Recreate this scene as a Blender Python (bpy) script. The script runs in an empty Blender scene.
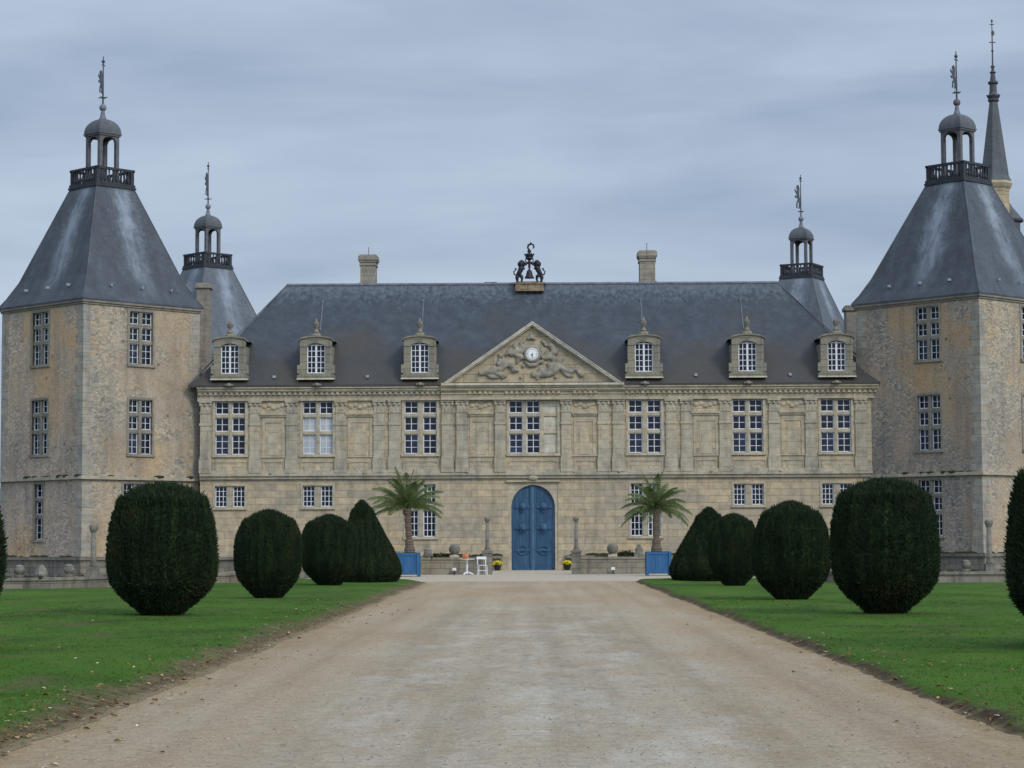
import bpy, math, random
import numpy as np
from mathutils import Matrix, Vector, noise as mnoise
R = math.radians
random.seed(7); rng = np.random.default_rng(7)
S = bpy.context.scene
COL = S.collection

# ------------------------------------------------------------------ camera
F_PX = 2200.0; EYE = 1.6; PITCH = R(4.06); YAW = R(0.477); ROLL = R(-0.25)
cam_d = bpy.data.cameras.new('camera'); cam = bpy.data.objects.new('camera', cam_d); COL.objects.link(cam)
cam_d.sensor_width = 36.0; cam_d.lens = F_PX/1024*36; cam_d.clip_start = 0.1; cam_d.clip_end = 5000
cam.matrix_world = Matrix.Translation((0, 0, EYE)) @ Matrix.Rotation(YAW, 4, 'Z') @ Matrix.Rotation(math.pi/2+PITCH, 4, 'X') @ Matrix.Rotation(ROLL, 4, 'Z')
S.camera = cam

# ------------------------------------------------------------------ sky, sun, exposure
SUN_EL = R(36); SUN_AZ = R(141)          # azimuth clockwise from +Y : from the right, a little behind the viewer
S.world = bpy.data.worlds.new('World'); S.world.use_nodes = True
wt = S.world.node_tree; wt.nodes.clear()
def wn(t, **k):
    n = wt.nodes.new(t)
    for a, b in k.items(): setattr(n, a, b)
    return n
w_out = wn('ShaderNodeOutputWorld'); w_bg = wn('ShaderNodeBackground'); w_bg.inputs['Strength'].default_value = 0.1
sky = wn('ShaderNodeTexSky', sky_type='NISHITA', sun_disc=False, sun_elevation=SUN_EL, sun_rotation=SUN_AZ)
w_tc = wn('ShaderNodeTexCoord'); w_mp = wn('ShaderNodeMapping'); w_mp.inputs['Scale'].default_value = (2.2, 2.2, 11.0)
w_mp.inputs['Location'].default_value = (0.35, 0.2, 0.4)
w_n1 = wn('ShaderNodeTexNoise'); w_n1.inputs['Scale'].default_value = 2.1; w_n1.inputs['Detail'].default_value = 7; w_n1.inputs['Roughness'].default_value = 0.5
w_n1.inputs['Distortion'].default_value = 0.3
w_cr = wn('ShaderNodeValToRGB')
w_cr.color_ramp.elements[0].position = 0.30; w_cr.color_ramp.elements[0].color = (3.05, 3.9, 5.35, 1)
w_cr.color_ramp.elements[1].position = 0.72; w_cr.color_ramp.elements[1].color = (5.3, 6.2, 7.5, 1)
w_mx = wn('ShaderNodeMix', data_type='RGBA'); w_mx.inputs[0].default_value = 0.88
wt.links.new(w_tc.outputs['Generated'], w_mp.inputs['Vector']); wt.links.new(w_mp.outputs['Vector'], w_n1.inputs['Vector'])
wt.links.new(w_n1.outputs['Fac'], w_cr.inputs['Fac']); wt.links.new(sky.outputs['Color'], w_mx.inputs[6])
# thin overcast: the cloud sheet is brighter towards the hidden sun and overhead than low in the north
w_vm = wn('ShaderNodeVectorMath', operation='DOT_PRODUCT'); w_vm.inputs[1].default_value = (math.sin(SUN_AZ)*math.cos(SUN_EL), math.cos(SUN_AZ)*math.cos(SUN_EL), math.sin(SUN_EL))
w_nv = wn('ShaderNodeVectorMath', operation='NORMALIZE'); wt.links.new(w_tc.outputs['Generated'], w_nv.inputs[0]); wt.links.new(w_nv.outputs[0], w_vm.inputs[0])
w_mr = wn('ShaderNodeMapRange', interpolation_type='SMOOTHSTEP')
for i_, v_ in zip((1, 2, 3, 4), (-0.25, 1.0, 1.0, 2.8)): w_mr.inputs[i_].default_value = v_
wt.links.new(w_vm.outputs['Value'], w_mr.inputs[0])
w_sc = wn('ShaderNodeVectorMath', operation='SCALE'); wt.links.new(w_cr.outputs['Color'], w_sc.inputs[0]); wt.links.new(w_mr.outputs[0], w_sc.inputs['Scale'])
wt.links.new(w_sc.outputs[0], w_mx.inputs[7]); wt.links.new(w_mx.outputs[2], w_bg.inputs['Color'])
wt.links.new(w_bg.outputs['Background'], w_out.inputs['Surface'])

sun_d = bpy.data.lights.new('sun', 'SUN'); sun_d.energy = 1.5; sun_d.angle = R(14); sun_d.color = (1.0, 0.9, 0.74)
sun = bpy.data.objects.new('sun', sun_d); COL.objects.link(sun)
sdir = Vector((math.sin(SUN_AZ)*math.cos(SUN_EL), math.cos(SUN_AZ)*math.cos(SUN_EL), math.sin(SUN_EL)))
sun.rotation_euler = (-sdir).to_track_quat('-Z', 'Y').to_euler()
S.view_settings.view_transform = 'Standard'; S.view_settings.look = 'None'; S.view_settings.gamma = 1.0
S.view_settings.exposure = 0.0; S.view_settings.use_curve_mapping = False

def zat(y, Y):            # height of a photo row at distance Y
    return EYE + Y*math.tan(PITCH + math.atan((384-y)/F_PX))

# ------------------------------------------------------------------ materials
class MT:
    def __init__(s, name):
        s.m = bpy.data.materials.new(name); s.m.use_nodes = True; s.t = s.m.node_tree
        s.b = s.t.nodes['Principled BSDF']; s.b.inputs['Specular IOR Level'].default_value = 0.3
    def n(s, t, **k):
        n = s.t.nodes.new(t)
        for a, b in k.items(): setattr(n, a, b)
        return n
    def l(s, a, b): s.t.links.new(a, b)
    def coord(s, scale=(1, 1, 1), wall=False):
        tc = s.n('ShaderNodeTexCoord'); v = tc.outputs['Object']
        if wall:                       # (x+y, z) so that both walls of a corner run on
            sp = s.n('ShaderNodeSeparateXYZ'); s.l(v, sp.inputs[0]); ad = s.n('ShaderNodeMath', operation='ADD')
            s.l(sp.outputs[0], ad.inputs[0]); s.l(sp.outputs[1], ad.inputs[1])
            cb = s.n('ShaderNodeCombineXYZ'); s.l(ad.outputs[0], cb.inputs[0]); s.l(sp.outputs[2], cb.inputs[1]); v = cb.outputs[0]
        mp = s.n('ShaderNodeMapping'); mp.inputs['Scale'].default_value = scale; s.l(v, mp.inputs[0]); return mp.outputs[0]
    def noise(s, vec, scale, detail=4, rough=0.55, dist=0.0):
        n = s.n('ShaderNodeTexNoise'); n.inputs['Scale'].default_value = scale; n.inputs['Detail'].default_value = detail
        n.inputs['Roughness'].default_value = rough; n.inputs['Distortion'].default_value = dist; s.l(vec, n.inputs['Vector']); return n.outputs['Fac']
    def ramp(s, fac, stops):
        r = s.n('ShaderNodeValToRGB'); e = r.color_ramp.elements
        while len(e) < len(stops): e.new(0.5)
        for q, (p, c) in zip(e, stops):
            q.position = p; q.color = (c, c, c, 1) if isinstance(c, (int, float)) else (*c, 1)
        s.l(fac, r.inputs[0]); return r.outputs[0]
    def mix(s, fac, a, b, mode='MIX'):
        m = s.n('ShaderNodeMix', data_type='RGBA', blend_type=mode)
        for sock, v in ((m.inputs[0], fac), (m.inputs[6], a), (m.inputs[7], b)):
            if isinstance(v, (int, float)): sock.default_value = v
            elif isinstance(v, tuple): sock.default_value = (*v, 1)
            else: s.l(v, sock)
        return m.outputs[2]
    def math(s, op, a, b=None):
        m = s.n('ShaderNodeMath', operation=op)
        for i, v in enumerate((a, b)):
            if v is None: continue
            if isinstance(v, (int, float)): m.inputs[i].default_value = v
            else: s.l(v, m.inputs[i])
        return m.outputs[0]
    def bump(s, h, strength=0.4, dist=0.02):
        b = s.n('ShaderNodeBump'); b.inputs['Strength'].default_value = strength; b.inputs['Distance'].default_value = dist
        s.l(h, b.inputs['Height']); s.l(b.outputs[0], s.b.inputs['Normal'])
    def done(s, col, rough=0.9, metal=0.0):
        if isinstance(col, tuple): s.b.inputs['Base Color'].default_value = (*col, 1)
        else: s.l(col, s.b.inputs['Base Color'])
        s.b.inputs['Roughness'].default_value = rough; s.b.inputs['Metallic'].default_value = metal; return s.m

def ashlar(name, c1, c2, bw=0.95, bh=0.36, grime=0.5, wall=True, joint=0.62):
    t = MT(name); v = t.coord(wall=wall)
    br = t.n('ShaderNodeTexBrick'); br.inputs['Scale'].default_value = 1; br.inputs['Brick Width'].default_value = bw; br.inputs['Row Height'].default_value = bh
    br.inputs['Mortar Size'].default_value = 0.022; br.inputs['Mortar Smooth'].default_value = 0.4; br.inputs['Bias'].default_value = 0.0
    br.inputs['Color1'].default_value = (*c1, 1); br.inputs['Color2'].default_value = (*c2, 1)
    br.inputs['Mortar'].default_value = (c1[0]*joint, c1[1]*joint*.98, c1[2]*joint*.95, 1)
    dv = t.mix(0.03, v, t.n('ShaderNodeTexNoise').outputs['Color']); t.l(v, br.inputs['Vector'])
    o = t.coord()
    n1 = t.noise(o, 0.35, 5, 0.6); n2 = t.noise(o, 2.3, 5, 0.65); n3 = t.noise(o, 14, 3)
    st = t.noise(t.coord((2.2, 2.2, 0.22)), 1.0, 5, 0.6)
    col = t.mix(0.75, br.outputs['Color'], t.ramp(n2, [(0.3, 0.62), (0.55, 1.0), (0.75, 1.22)]), 'MULTIPLY')
    col = t.mix(0.55, col, t.ramp(n1, [(0.3, (0.72, 0.76, 0.84)), (0.55, (1, 1, 1)), (0.75, (1.22, 1.06, 0.8))]), 'MULTIPLY')
    col = t.mix(grime, col, t.ramp(st, [(0.32, (0.5, 0.52, 0.55)), (0.5, (1, 1, 1))]), 'MULTIPLY')
    col = t.mix(0.35, col, t.ramp(n3, [(0.3, 0.7), (0.6, 1.1)]), 'MULTIPLY')
    t.bump(t.math('ADD', t.math('MULTIPLY', br.outputs['Fac'], -1.0), n3), 0.5, 0.02)
    return t.done(col, 0.92)

def rubble(name, base, ochre, grey):
    t = MT(name); o = t.coord(); vv = t.coord((1, 1, 1.7))
    vo = t.n('ShaderNodeTexVoronoi'); vo.inputs['Scale'].default_value = 6.2; t.l(vv, vo.inputs['Vector'])
    vd = t.n('ShaderNodeTexVoronoi', feature='DISTANCE_TO_EDGE'); vd.inputs['Scale'].default_value = 6.2; t.l(vv, vd.inputs['Vector'])
    big = t.noise(o, 0.33, 6, 0.62, 0.4); mid = t.noise(o, 1.5, 6, 0.65); fine = t.noise(o, 9, 4, 0.7)
    st = t.noise(t.coord((1.5, 1.5, 0.16)), 1.0, 5, 0.6)
    sp = t.n('ShaderNodeSeparateColor'); t.l(vo.outputs['Color'], sp.inputs[0])
    stone = t.ramp(sp.outputs[0], [(0.0, tuple(c*.72 for c in grey)), (0.4, grey), (0.7, base), (1.0, tuple(min(c*1.3, .8) for c in base))])
    col = t.mix(t.ramp(big, [(0.46, 0.0), (0.58, 0.85)]), stone, ochre)
    col = t.mix(t.ramp(mid, [(0.42, 0.0), (0.62, 0.65)]), col, base)
    col = t.mix(t.ramp(vd.outputs['Distance'], [(0.0, 0.35), (0.09, 0.0)]), col, tuple(c*1.15 for c in base))
    col = t.mix(0.8, col, t.ramp(fine, [(0.28, 0.64), (0.5, 1.0), (0.72, 1.15)]), 'MULTIPLY')
    col = t.mix(0.5, col, t.ramp(st, [(0.33, (0.55, 0.57, 0.6)), (0.52, (1, 1, 1))]), 'MULTIPLY')
    tint = t.noise(t.coord((1, 1, .7)), 0.22, 5, 0.6, 0.6)
    col = t.mix(0.85, col, t.ramp(tint, [(0.3, (0.72, 0.76, 0.82)), (0.5, (1, 1, 1)), (0.68, (1.2, 1.02, 0.74))]), 'MULTIPLY')
    pits = t.n('ShaderNodeTexVoronoi'); pits.inputs['Scale'].default_value = 0.9; t.l(o, pits.inputs['Vector'])
    col = t.mix(t.ramp(pits.outputs['Distance'], [(0.05, 0.75), (0.12, 0.0)]), col, tuple(c*.3 for c in base))
    t.bump(t.math('ADD', t.math('MULTIPLY', vd.outputs['Distance'], 1.0), fine), 0.5, 0.03)
    return t.done(col, 0.95)

def slate(name, c, streak=False, moss=0.0, joint=.8, streakcol=(0.27, 0.31, 0.36)):
    t = MT(name); o = t.coord()
    v = t.coord((1, 1, 1), True)
    br = t.n('ShaderNodeTexBrick'); br.inputs['Scale'].default_value = 1; br.inputs['Brick Width'].default_value = 0.26; br.inputs['Row Height'].default_value = 0.15
    br.inputs['Mortar Size'].default_value = 0.012; br.inputs['Color1'].default_value = (*c, 1); br.inputs['Color2'].default_value = (c[0]*.82, c[1]*.82, c[2]*.83, 1)
    br.inputs['Mortar'].default_value = (c[0]*joint, c[1]*joint, c[2]*joint, 1); t.l(v, br.inputs['Vector'])
    big = t.noise(o, 0.3, 5, 0.6); mid = t.noise(o, 1.6, 5, 0.65); st = t.noise(t.coord((1.6, 1.6, 0.14)), 1.0, 6, 0.65); fi = t.noise(o, 6, 5, 0.7)
    col = t.mix(0.7, br.outputs['Color'], t.ramp(st, [(0.3, 0.72), (0.5, 1.0), (0.68, 1.35)]), 'MULTIPLY')
    col = t.mix(0.6, col, t.ramp(mid, [(0.3, 0.75), (0.7, 1.2)]), 'MULTIPLY')
    if moss:
        sp = t.n('ShaderNodeSeparateXYZ'); t.l(o, sp.inputs[0])
        low = t.ramp(t.math('ADD', t.math('MULTIPLY', t.math('SUBTRACT', 15.0, sp.outputs[2]), 0.2), t.math('MULTIPLY', t.math('SUBTRACT', big, 0.5), 2.0)), [(0.25, 0.0), (0.95, 1.0)])
        col = t.mix(t.math('MULTIPLY', low, moss), col, (0.058, 0.05, 0.038))
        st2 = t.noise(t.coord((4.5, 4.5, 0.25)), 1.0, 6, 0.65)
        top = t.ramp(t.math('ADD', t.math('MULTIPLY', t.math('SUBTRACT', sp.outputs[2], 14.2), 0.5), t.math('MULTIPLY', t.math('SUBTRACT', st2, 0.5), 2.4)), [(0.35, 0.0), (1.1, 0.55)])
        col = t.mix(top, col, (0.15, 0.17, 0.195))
    if streak:
        sp = t.n('ShaderNodeSeparateXYZ'); t.l(o, sp.inputs[0])
        u = t.math('MINIMUM', t.math('ABSOLUTE', t.math('ADD', sp.outputs[0], -0.25)), t.math('ABSOLUTE', t.math('ADD', sp.outputs[1], 0.2)))
        w = t.math('ADD', u, t.math('MULTIPLY', t.math('SUBTRACT', mid, 0.5), 1.3))
        w = t.math('ADD', w, t.math('MULTIPLY', t.math('SUBTRACT', fi, 0.5), 1.1))
        hz = t.ramp(t.math('MULTIPLY', t.math('SUBTRACT', sp.outputs[2], 14.4), 0.16), [(0.0, 0.05), (0.3, 0.8), (0.8, 1.0), (1.0, 0.8)])
        mk = t.math('MULTIPLY', t.ramp(w, [(0.2, 0.75), (1.15, 0.0)]), hz)
        mk = t.math('MULTIPLY', mk, t.ramp(st, [(0.36, 0.25), (0.6, 1.0)]))
        col = t.mix(mk, col, streakcol)
    t.bump(fi, 0.12, 0.02)
    return t.done(col, 0.62)

def plain(name, c, rough=0.7, var=0.35, scale=3.0, metal=0.0, bump=0.0):
    t = MT(name); o = t.coord(); n = t.noise(o, scale, 5, 0.65); n2 = t.noise(o, scale*6, 3)
    col = t.mix(1.0, c, t.ramp(n, [(0.3, 1-var), (0.7, 1+var*.6)]), 'MULTIPLY')
    col = t.mix(0.5, col, t.ramp(n2, [(0.3, 1-var), (0.7, 1+var*.5)]), 'MULTIPLY')
    if bump: t.bump(n2, bump, 0.02)
    return t.done(col, rough, metal)

M = {}
M['ashlar'] = ashlar('pale_ashlar', (0.51, 0.408, 0.262), (0.37, 0.322, 0.24), grime=0.4, bw=1.1, joint=.68)
M['dressed'] = ashlar('dressed_stone', (0.46, 0.392, 0.27), (0.42, 0.363, 0.265), 3.0, 0.62, 0.4, joint=.8)
M['quoin'] = ashlar('quoin_stone', (0.37, 0.335, 0.27), (0.32, 0.295, 0.245), 1.3, 0.42, 0.5, joint=.85)
M['mullion'] = ashlar('mullion_stone', (0.27, 0.24, 0.185), (0.24, 0.215, 0.17), 1.3, 0.5, 0.5, joint=.85)
M['chimney'] = ashlar('chimney_stone', (0.30, 0.265, 0.215), (0.26, 0.235, 0.195), .6, 0.3, 0.5, joint=.8)
M['light'] = ashlar('pale_dressed_stone', (0.56, 0.51, 0.41), (0.52, 0.475, 0.385), 2.0, 0.5, 0.3, joint=.8)
M['greystone'] = ashlar('weathered_stone', (0.43, 0.378, 0.28), (0.385, 0.342, 0.26), 1.4, 0.5, 0.5, joint=.8)
M['oldwall'] = ashlar('moat_wall_stone', (0.27, 0.24, 0.18), (0.185, 0.165, 0.135), 0.9, 0.27, 0.85)
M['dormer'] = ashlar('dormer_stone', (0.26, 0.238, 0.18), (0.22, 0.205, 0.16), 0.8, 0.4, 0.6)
M['rubble'] = rubble('rubble_wall', (0.385, 0.325, 0.24), (0.35, 0.26, 0.165), (0.27, 0.245, 0.205))
M['rubble_warm'] = rubble('warm_rubble_wall', (0.46, 0.36, 0.265), (0.41, 0.30, 0.20), (0.33, 0.285, 0.235))
M['rubble_grey'] = rubble('grey_rubble_wall', (0.33, 0.275, 0.21), (0.33, 0.24, 0.155), (0.23, 0.21, 0.185))
M['slate'] = slate('slate_main', (0.050, 0.061, 0.076), moss=0.85)
M['slate_tower'] = slate('slate_tower', (0.064, 0.073, 0.087), streak=True)
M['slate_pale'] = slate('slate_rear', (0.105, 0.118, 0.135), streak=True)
M['slate_spire'] = slate('slate_spire', (0.09, 0.098, 0.105))
M['zinc'] = plain('zinc_tab', (0.30, 0.33, 0.36), 0.5, 0.3, 4)
M['lichen'] = plain('lichened_stone', (0.185, 0.172, 0.142), 0.95, 0.5, 3.0, bump=0.4)
M['rust'] = plain('rust_stained_stone', (0.27, 0.2, 0.13), 0.9, 0.7, 3.5)
M['lead'] = plain('lead_sheet', (0.15, 0.165, 0.19), 0.55, 0.4, 2.0)
M['darkwood'] = plain('dark_painted_timber', (0.035, 0.038, 0.046), 0.6, 0.4, 3)
M['post'] = plain('grey_weathered_timber', (0.12, 0.118, 0.125), 0.75, 0.4, 3)
M['iron'] = plain('black_iron', (0.018, 0.018, 0.024), 0.5, 0.3, 4)
M['vane'] = plain('grey_metal', (0.07, 0.075, 0.085), 0.5, 0.4, 4)
M['copperball'] = plain('dull_metal_ball', (0.12, 0.10, 0.09), 0.5, 0.3, 4)
M['white'] = plain('white_paint', (0.68, 0.70, 0.72), 0.55, 0.12, 3)
M['relief'] = plain('carved_stone', (0.30, 0.275, 0.22), 0.9, 0.45, 2.5, bump=0.3)
M['tympanum'] = ashlar('tympanum_stone', (0.42, 0.345, 0.225), (0.38, 0.315, 0.215), 1.6, 0.5, 0.4)
M['moss'] = plain('moss', (0.035, 0.04, 0.016), 0.95, 0.6, 9, bump=0.8)
M['terracotta'] = plain('orange_rind', (0.55, 0.16, 0.05), 0.6, 0.25, 6)
M['darkpot'] = plain('dark_plastic_pot', (0.02, 0.018, 0.016), 0.6, 0.2, 5)
M['yellow'] = plain('yellow_petals', (0.8, 0.6, 0.01), 0.8, 0.35, 30)
M['leafgreen'] = plain('pot_leaves', (0.04, 0.07, 0.02), 0.8, 0.4, 20)
M['soil'] = plain('potting_soil', (0.05, 0.035, 0.025), 0.95, 0.4, 10, bump=0.6)
t = MT('window_glass'); n = t.noise(t.coord(), 1.1, 2)
g_ = t.n('ShaderNodeNewGeometry'); isl = t.ramp(g_.outputs['Random Per Island'], [(0.0, 0.55), (0.6, 1.0), (0.85, 1.6), (1.0, 4.5)])
M['glass'] = t.done(t.mix(1.0, isl, t.ramp(n, [(0.35, (0.004, 0.005, 0.011)), (0.65, (0.013, 0.016, 0.029))]), 'MULTIPLY'), 0.12)
M['glass'].node_tree.nodes['Principled BSDF'].inputs['Specular IOR Level'].default_value = 0.22
M['blind'] = plain('pale_blind', (0.42, 0.45, 0.46), 0.8, 0.2, 1.5)
# blue planter / door paint: vertical weathering
t = MT('blue_door_paint'); o = t.coord((6, 6, 0.7)); n = t.noise(o, 1.2, 5, 0.6); n2 = t.noise(t.coord(), 1.1, 5, 0.6)
c = t.ramp(n, [(0.3, (0.022, 0.062, 0.125)), (0.55, (0.034, 0.09, 0.165)), (0.75, (0.065, 0.135, 0.215))])
M['bluedoor'] = t.done(t.mix(0.6, c, t.ramp(n2, [(0.3, 0.65), (0.7, 1.15)]), 'MULTIPLY'), 0.55)
M['blueworn'] = plain('worn_blue_paint', (0.085, 0.165, 0.25), 0.6, 0.4, 2)
t = MT('blue_planter_paint'); n = t.noise(t.coord((5, 5, 1)), 1.5, 5)
M['blueplanter'] = t.done(t.ramp(n, [(0.3, (0.018, 0.088, 0.20)), (0.7, (0.034, 0.125, 0.265))]), 0.5)
t = MT('palm_bark'); o = t.coord((1, 1, 1)); w = t.n('ShaderNodeTexWave', bands_direction='Z'); w.inputs['Scale'].default_value = 4.5; w.inputs['Distortion'].default_value = 3; w.inputs['Detail'].default_value = 3; t.l(o, w.inputs[0])
t.bump(w.outputs['Fac'], 0.8, 0.03)
M['bark'] = t.done(t.ramp(w.outputs['Fac'], [(0.2, (0.075, 0.055, 0.04)), (0.8, (0.20, 0.155, 0.115))]), 0.95)
t = MT('palm_leaf'); n = t.noise(t.coord(), 2.5, 4)
M['frond'] = t.done(t.ramp(n, [(0.3, (0.05, 0.078, 0.024)), (0.55, (0.09, 0.125, 0.036)), (0.75, (0.155, 0.165, 0.06))]), 0.6)
t = MT('yew_foliage'); n = t.noise(t.coord((1, 1, .12)), 6.0, 5, 0.7); n2 = t.noise(t.coord(), 0.9, 4, 0.6); n3 = t.noise(t.coord(), 26, 2)
c = t.ramp(n, [(0.28, (0.008, 0.014, 0.008)), (0.5, (0.018, 0.033, 0.015)), (0.72, (0.038, 0.060, 0.019))])
c = t.mix(t.ramp(n2, [(0.56, 0.0), (0.72, 0.45)]), c, (0.065, 0.046, 0.018))
c = t.mix(0.6, c, t.ramp(n3, [(0.3, 0.6), (0.7, 1.4)]), 'MULTIPLY')
M['yew'] = t.done(c, 0.85); M['yew'].node_tree.nodes['Principled BSDF'].inputs['Specular IOR Level'].default_value = 0.12
M['yewtrunk'] = plain('yew_trunk', (0.05, 0.035, 0.025), 0.95, 0.4, 5)
# lawn: green with worn, mossy and brown patches; soil at the rim (vertex attribute 'rim' = 1 at the very edge)
def grass_mat(name, blades=False):
    t = MT(name); g = t.n('ShaderNodeNewGeometry'); p = g.outputs['Position']
    def mp(sc):
        m = t.n('ShaderNodeMapping'); m.inputs['Scale'].default_value = sc; t.l(p, m.inputs[0]); return m.outputs[0]
    a = t.noise(mp((1, 0.5, 1)), 0.45, 5, 0.6); b = t.noise(mp((1, 0.6, 1)), 1.8, 5, 0.65); c = t.noise(p, 40, 3); d = t.noise(mp((1, .45, 1)), 0.8, 4, 0.6)
    col = t.ramp(a, [(0.3, (0.040, 0.072, 0.012)), (0.5, (0.051, 0.120, 0.013)), (0.7, (0.078, 0.158, 0.019))])
    col = t.mix(t.ramp(b, [(0.46, 0.0), (0.68, 0.7)]), col, (0.09, 0.135, 0.03))
    col = t.mix(t.ramp(d, [(0.56, 0.0), (0.72, 0.7)]), col, (0.115, 0.10, 0.05))
    col = t.mix(0.6, col, t.ramp(c, [(0.3, 0.7), (0.7, 1.3)]), 'MULTIPLY')
    if not blades:
        at = t.n('ShaderNodeAttribute', attribute_name='rim')
        e = t.math('ADD', at.outputs['Fac'], t.math('MULTIPLY', t.math('SUBTRACT', b, 0.5), 0.9))
        e = t.math('ADD', e, t.math('MULTIPLY', t.math('SUBTRACT', t.noise(p, 7, 4), 0.5), 0.7))
        so = t.ramp(t.noise(p, 5, 5), [(0.3, (0.075, 0.052, 0.033)), (0.55, (0.15, 0.112, 0.062)), (0.75, (0.24, 0.185, 0.10))])
        so = t.mix(t.ramp(at.outputs['Fac'], [(0.8, 0.0), (1.0, 0.8)]), so, (0.30, 0.235, 0.145))
        sx_ = t.n('ShaderNodeSeparateXYZ'); t.l(p, sx_.inputs[0])
        so = t.mix(t.math('MULTIPLY', t.ramp(t.math('GREATER_THAN', sx_.outputs[0], 0.0), [(0, 0), (1, 1)]), t.ramp(t.noise(p, 3.1, 5), [(0.4, 0.75), (0.65, 0.0)])), so, (0.042, 0.03, 0.02))
        col = t.mix(t.ramp(e, [(0.36, 0.0), (0.72, 1.0)]), col, so)
        t.bump(c, 0.8, 0.05)
    t.b.inputs['Specular IOR Level'].default_value = 0.1
    return t.done(col, 0.95)
M['lawn'] = grass_mat('lawn_grass'); M['blades'] = grass_mat('grass_blades', True)
M['field'] = plain('far_grass', (0.045, 0.10, 0.016), 0.95, 0.4, 0.3)
t = MT('gravel'); g = t.n('ShaderNodeNewGeometry'); p = g.outputs['Position']
def mpg(sc, loc=(0, 0, 0)):
    m = t.n('ShaderNodeMapping'); m.inputs['Scale'].default_value = sc; m.inputs['Location'].default_value = loc; t.l(p, m.inputs[0]); return m.outputs[0]
spg = t.n('ShaderNodeSeparateXYZ'); t.l(p, spg.inputs[0])
a = t.noise(mpg((0.35, 0.12, 1)), 1.0, 5, 0.6); b = t.noise(mpg((0.8, 0.35, 1), (3, 1, 0)), 1.6, 6, 0.65); f = t.noise(p, 28, 4, 0.8); h = t.noise(p, 90, 2, 0.8); k = t.noise(mpg((1.0, 0.45, 1), (9, 4, 0)), 2.6, 6, 0.7)
col = t.ramp(a, [(0.3, (0.36, 0.26, 0.155)), (0.5, (0.395, 0.302, 0.195)), (0.7, (0.41, 0.335, 0.238))])
# paler chalky patches along the middle, browner sides and far end, dark scuffs
ctr = t.math('SUBTRACT', 1.0, t.math('MULTIPLY', t.math('ABSOLUTE', t.math('SUBTRACT', spg.outputs[0], 0.1)), 0.34))
yy = t.math('ADD', t.math('MULTIPLY', spg.outputs[1], 0.01), t.math('MULTIPLY', t.math('SUBTRACT', b, 0.5), 0.08))
nearb = t.ramp(yy, [(0.22, 1.0), (0.42, 0.75), (0.54, 0.55), (0.575, 0.0)])
pale = t.math('MULTIPLY', t.math('MULTIPLY', t.ramp(ctr, [(0.05, 0.0), (0.6, 1.0)]), nearb), t.ramp(b, [(0.36, 0.35), (0.62, 1.0)]))
col = t.mix(t.math('MULTIPLY', pale, 0.8), col, (0.425, 0.372, 0.285))
strk = t.noise(mpg((0.9, 0.28, 1), (2, 7, 0)), 1.1, 6, 0.7)
col = t.mix(t.math('MULTIPLY', t.ramp(strk, [(0.47, 0.0), (0.62, 0.8)]), pale), col, (0.54, 0.50, 0.42))
scuff = t.math('MULTIPLY', t.ramp(k, [(0.54, 0.0), (0.66, 0.9)]), t.math('MULTIPLY', t.ramp(ctr, [(0.1, 0.0), (0.5, 1.0)]), t.ramp(t.math('MULTIPLY', spg.outputs[1], 0.01), [(0.18, 0.2), (0.26, 1.0), (0.5, 1.0), (0.56, 0.0)])))
col = t.mix(t.math('MULTIPLY', scuff, t.ramp(f, [(0.44, 0.06), (0.6, 0.9)])), col, (0.14, 0.13, 0.115))
trk = t.noise(mpg((1.5, 0.035, 1), (5, 2, 0)), 1.0, 4, 0.6)
col = t.mix(0.7, col, t.ramp(trk, [(0.32, (0.80, 0.77, 0.73)), (0.5, (1, 1, 1)), (0.66, (1.12, 1.12, 1.12))]), 'MULTIPLY')
fore = t.ramp(t.math('MULTIPLY', spg.outputs[1], 0.01), [(0.845, 0.0), (0.875, 1.0)])
col = t.mix(fore, col, (0.47, 0.405, 0.305))
edge = t.math('ADD', t.math('MULTIPLY', t.math('SUBTRACT', t.math('ABSOLUTE', spg.outputs[0]), 3.25), 1.0), t.math('MULTIPLY', t.math('SUBTRACT', b, 0.5), 2.2))
edge = t.math('MULTIPLY', t.ramp(edge, [(0.2, 0.0), (0.85, 0.9)]), t.ramp(t.math('MULTIPLY', spg.outputs[1], 0.01), [(0.82, 1.0), (0.86, 0.0)]))
col = t.mix(edge, col, (0.325, 0.228, 0.11))
mid_ = t.noise(p, 7, 4, 0.7)
col = t.mix(0.6, col, t.ramp(mid_, [(0.3, 0.62), (0.5, 1.0), (0.7, 1.25)]), 'MULTIPLY')
col = t.mix(0.7, col, t.ramp(f, [(0.3, 0.5), (0.5, 1.0), (0.7, 1.4)]), 'MULTIPLY')
col = t.mix(0.6, col, t.ramp(h, [(0.25, 0.5), (0.5, 1.0), (0.75, 1.4)]), 'MULTIPLY')
t.bump(t.math('ADD', t.math('MULTIPLY', f, 1.0), h), 0.7, 0.03)
M['gravel'] = t.done(col, 0.95)
t = MT('moat_water'); n = t.noise(t.coord(), 3, 3); t.bump(n, 0.1, 0.02); M['water'] = t.done((0.012, 0.018, 0.012), 0.06)
t = MT('dry_leaves'); at = t.n('ShaderNodeObjectInfo'); g = t.n('ShaderNodeNewGeometry')
M['leaves'] = t.done(t.ramp(g.outputs['Random Per Island'], [(0.0, (0.12, 0.04, 0.015)), (0.35, (0.24, 0.09, 0.03)), (0.6, (0.36, 0.2, 0.06)), (0.85, (0.42, 0.33, 0.16)), (1.0, (0.55, 0.5, 0.42))]), 0.9)
t = MT('clock_face')
M['clock'] = t.done((0.75, 0.75, 0.74), 0.5)

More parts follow.
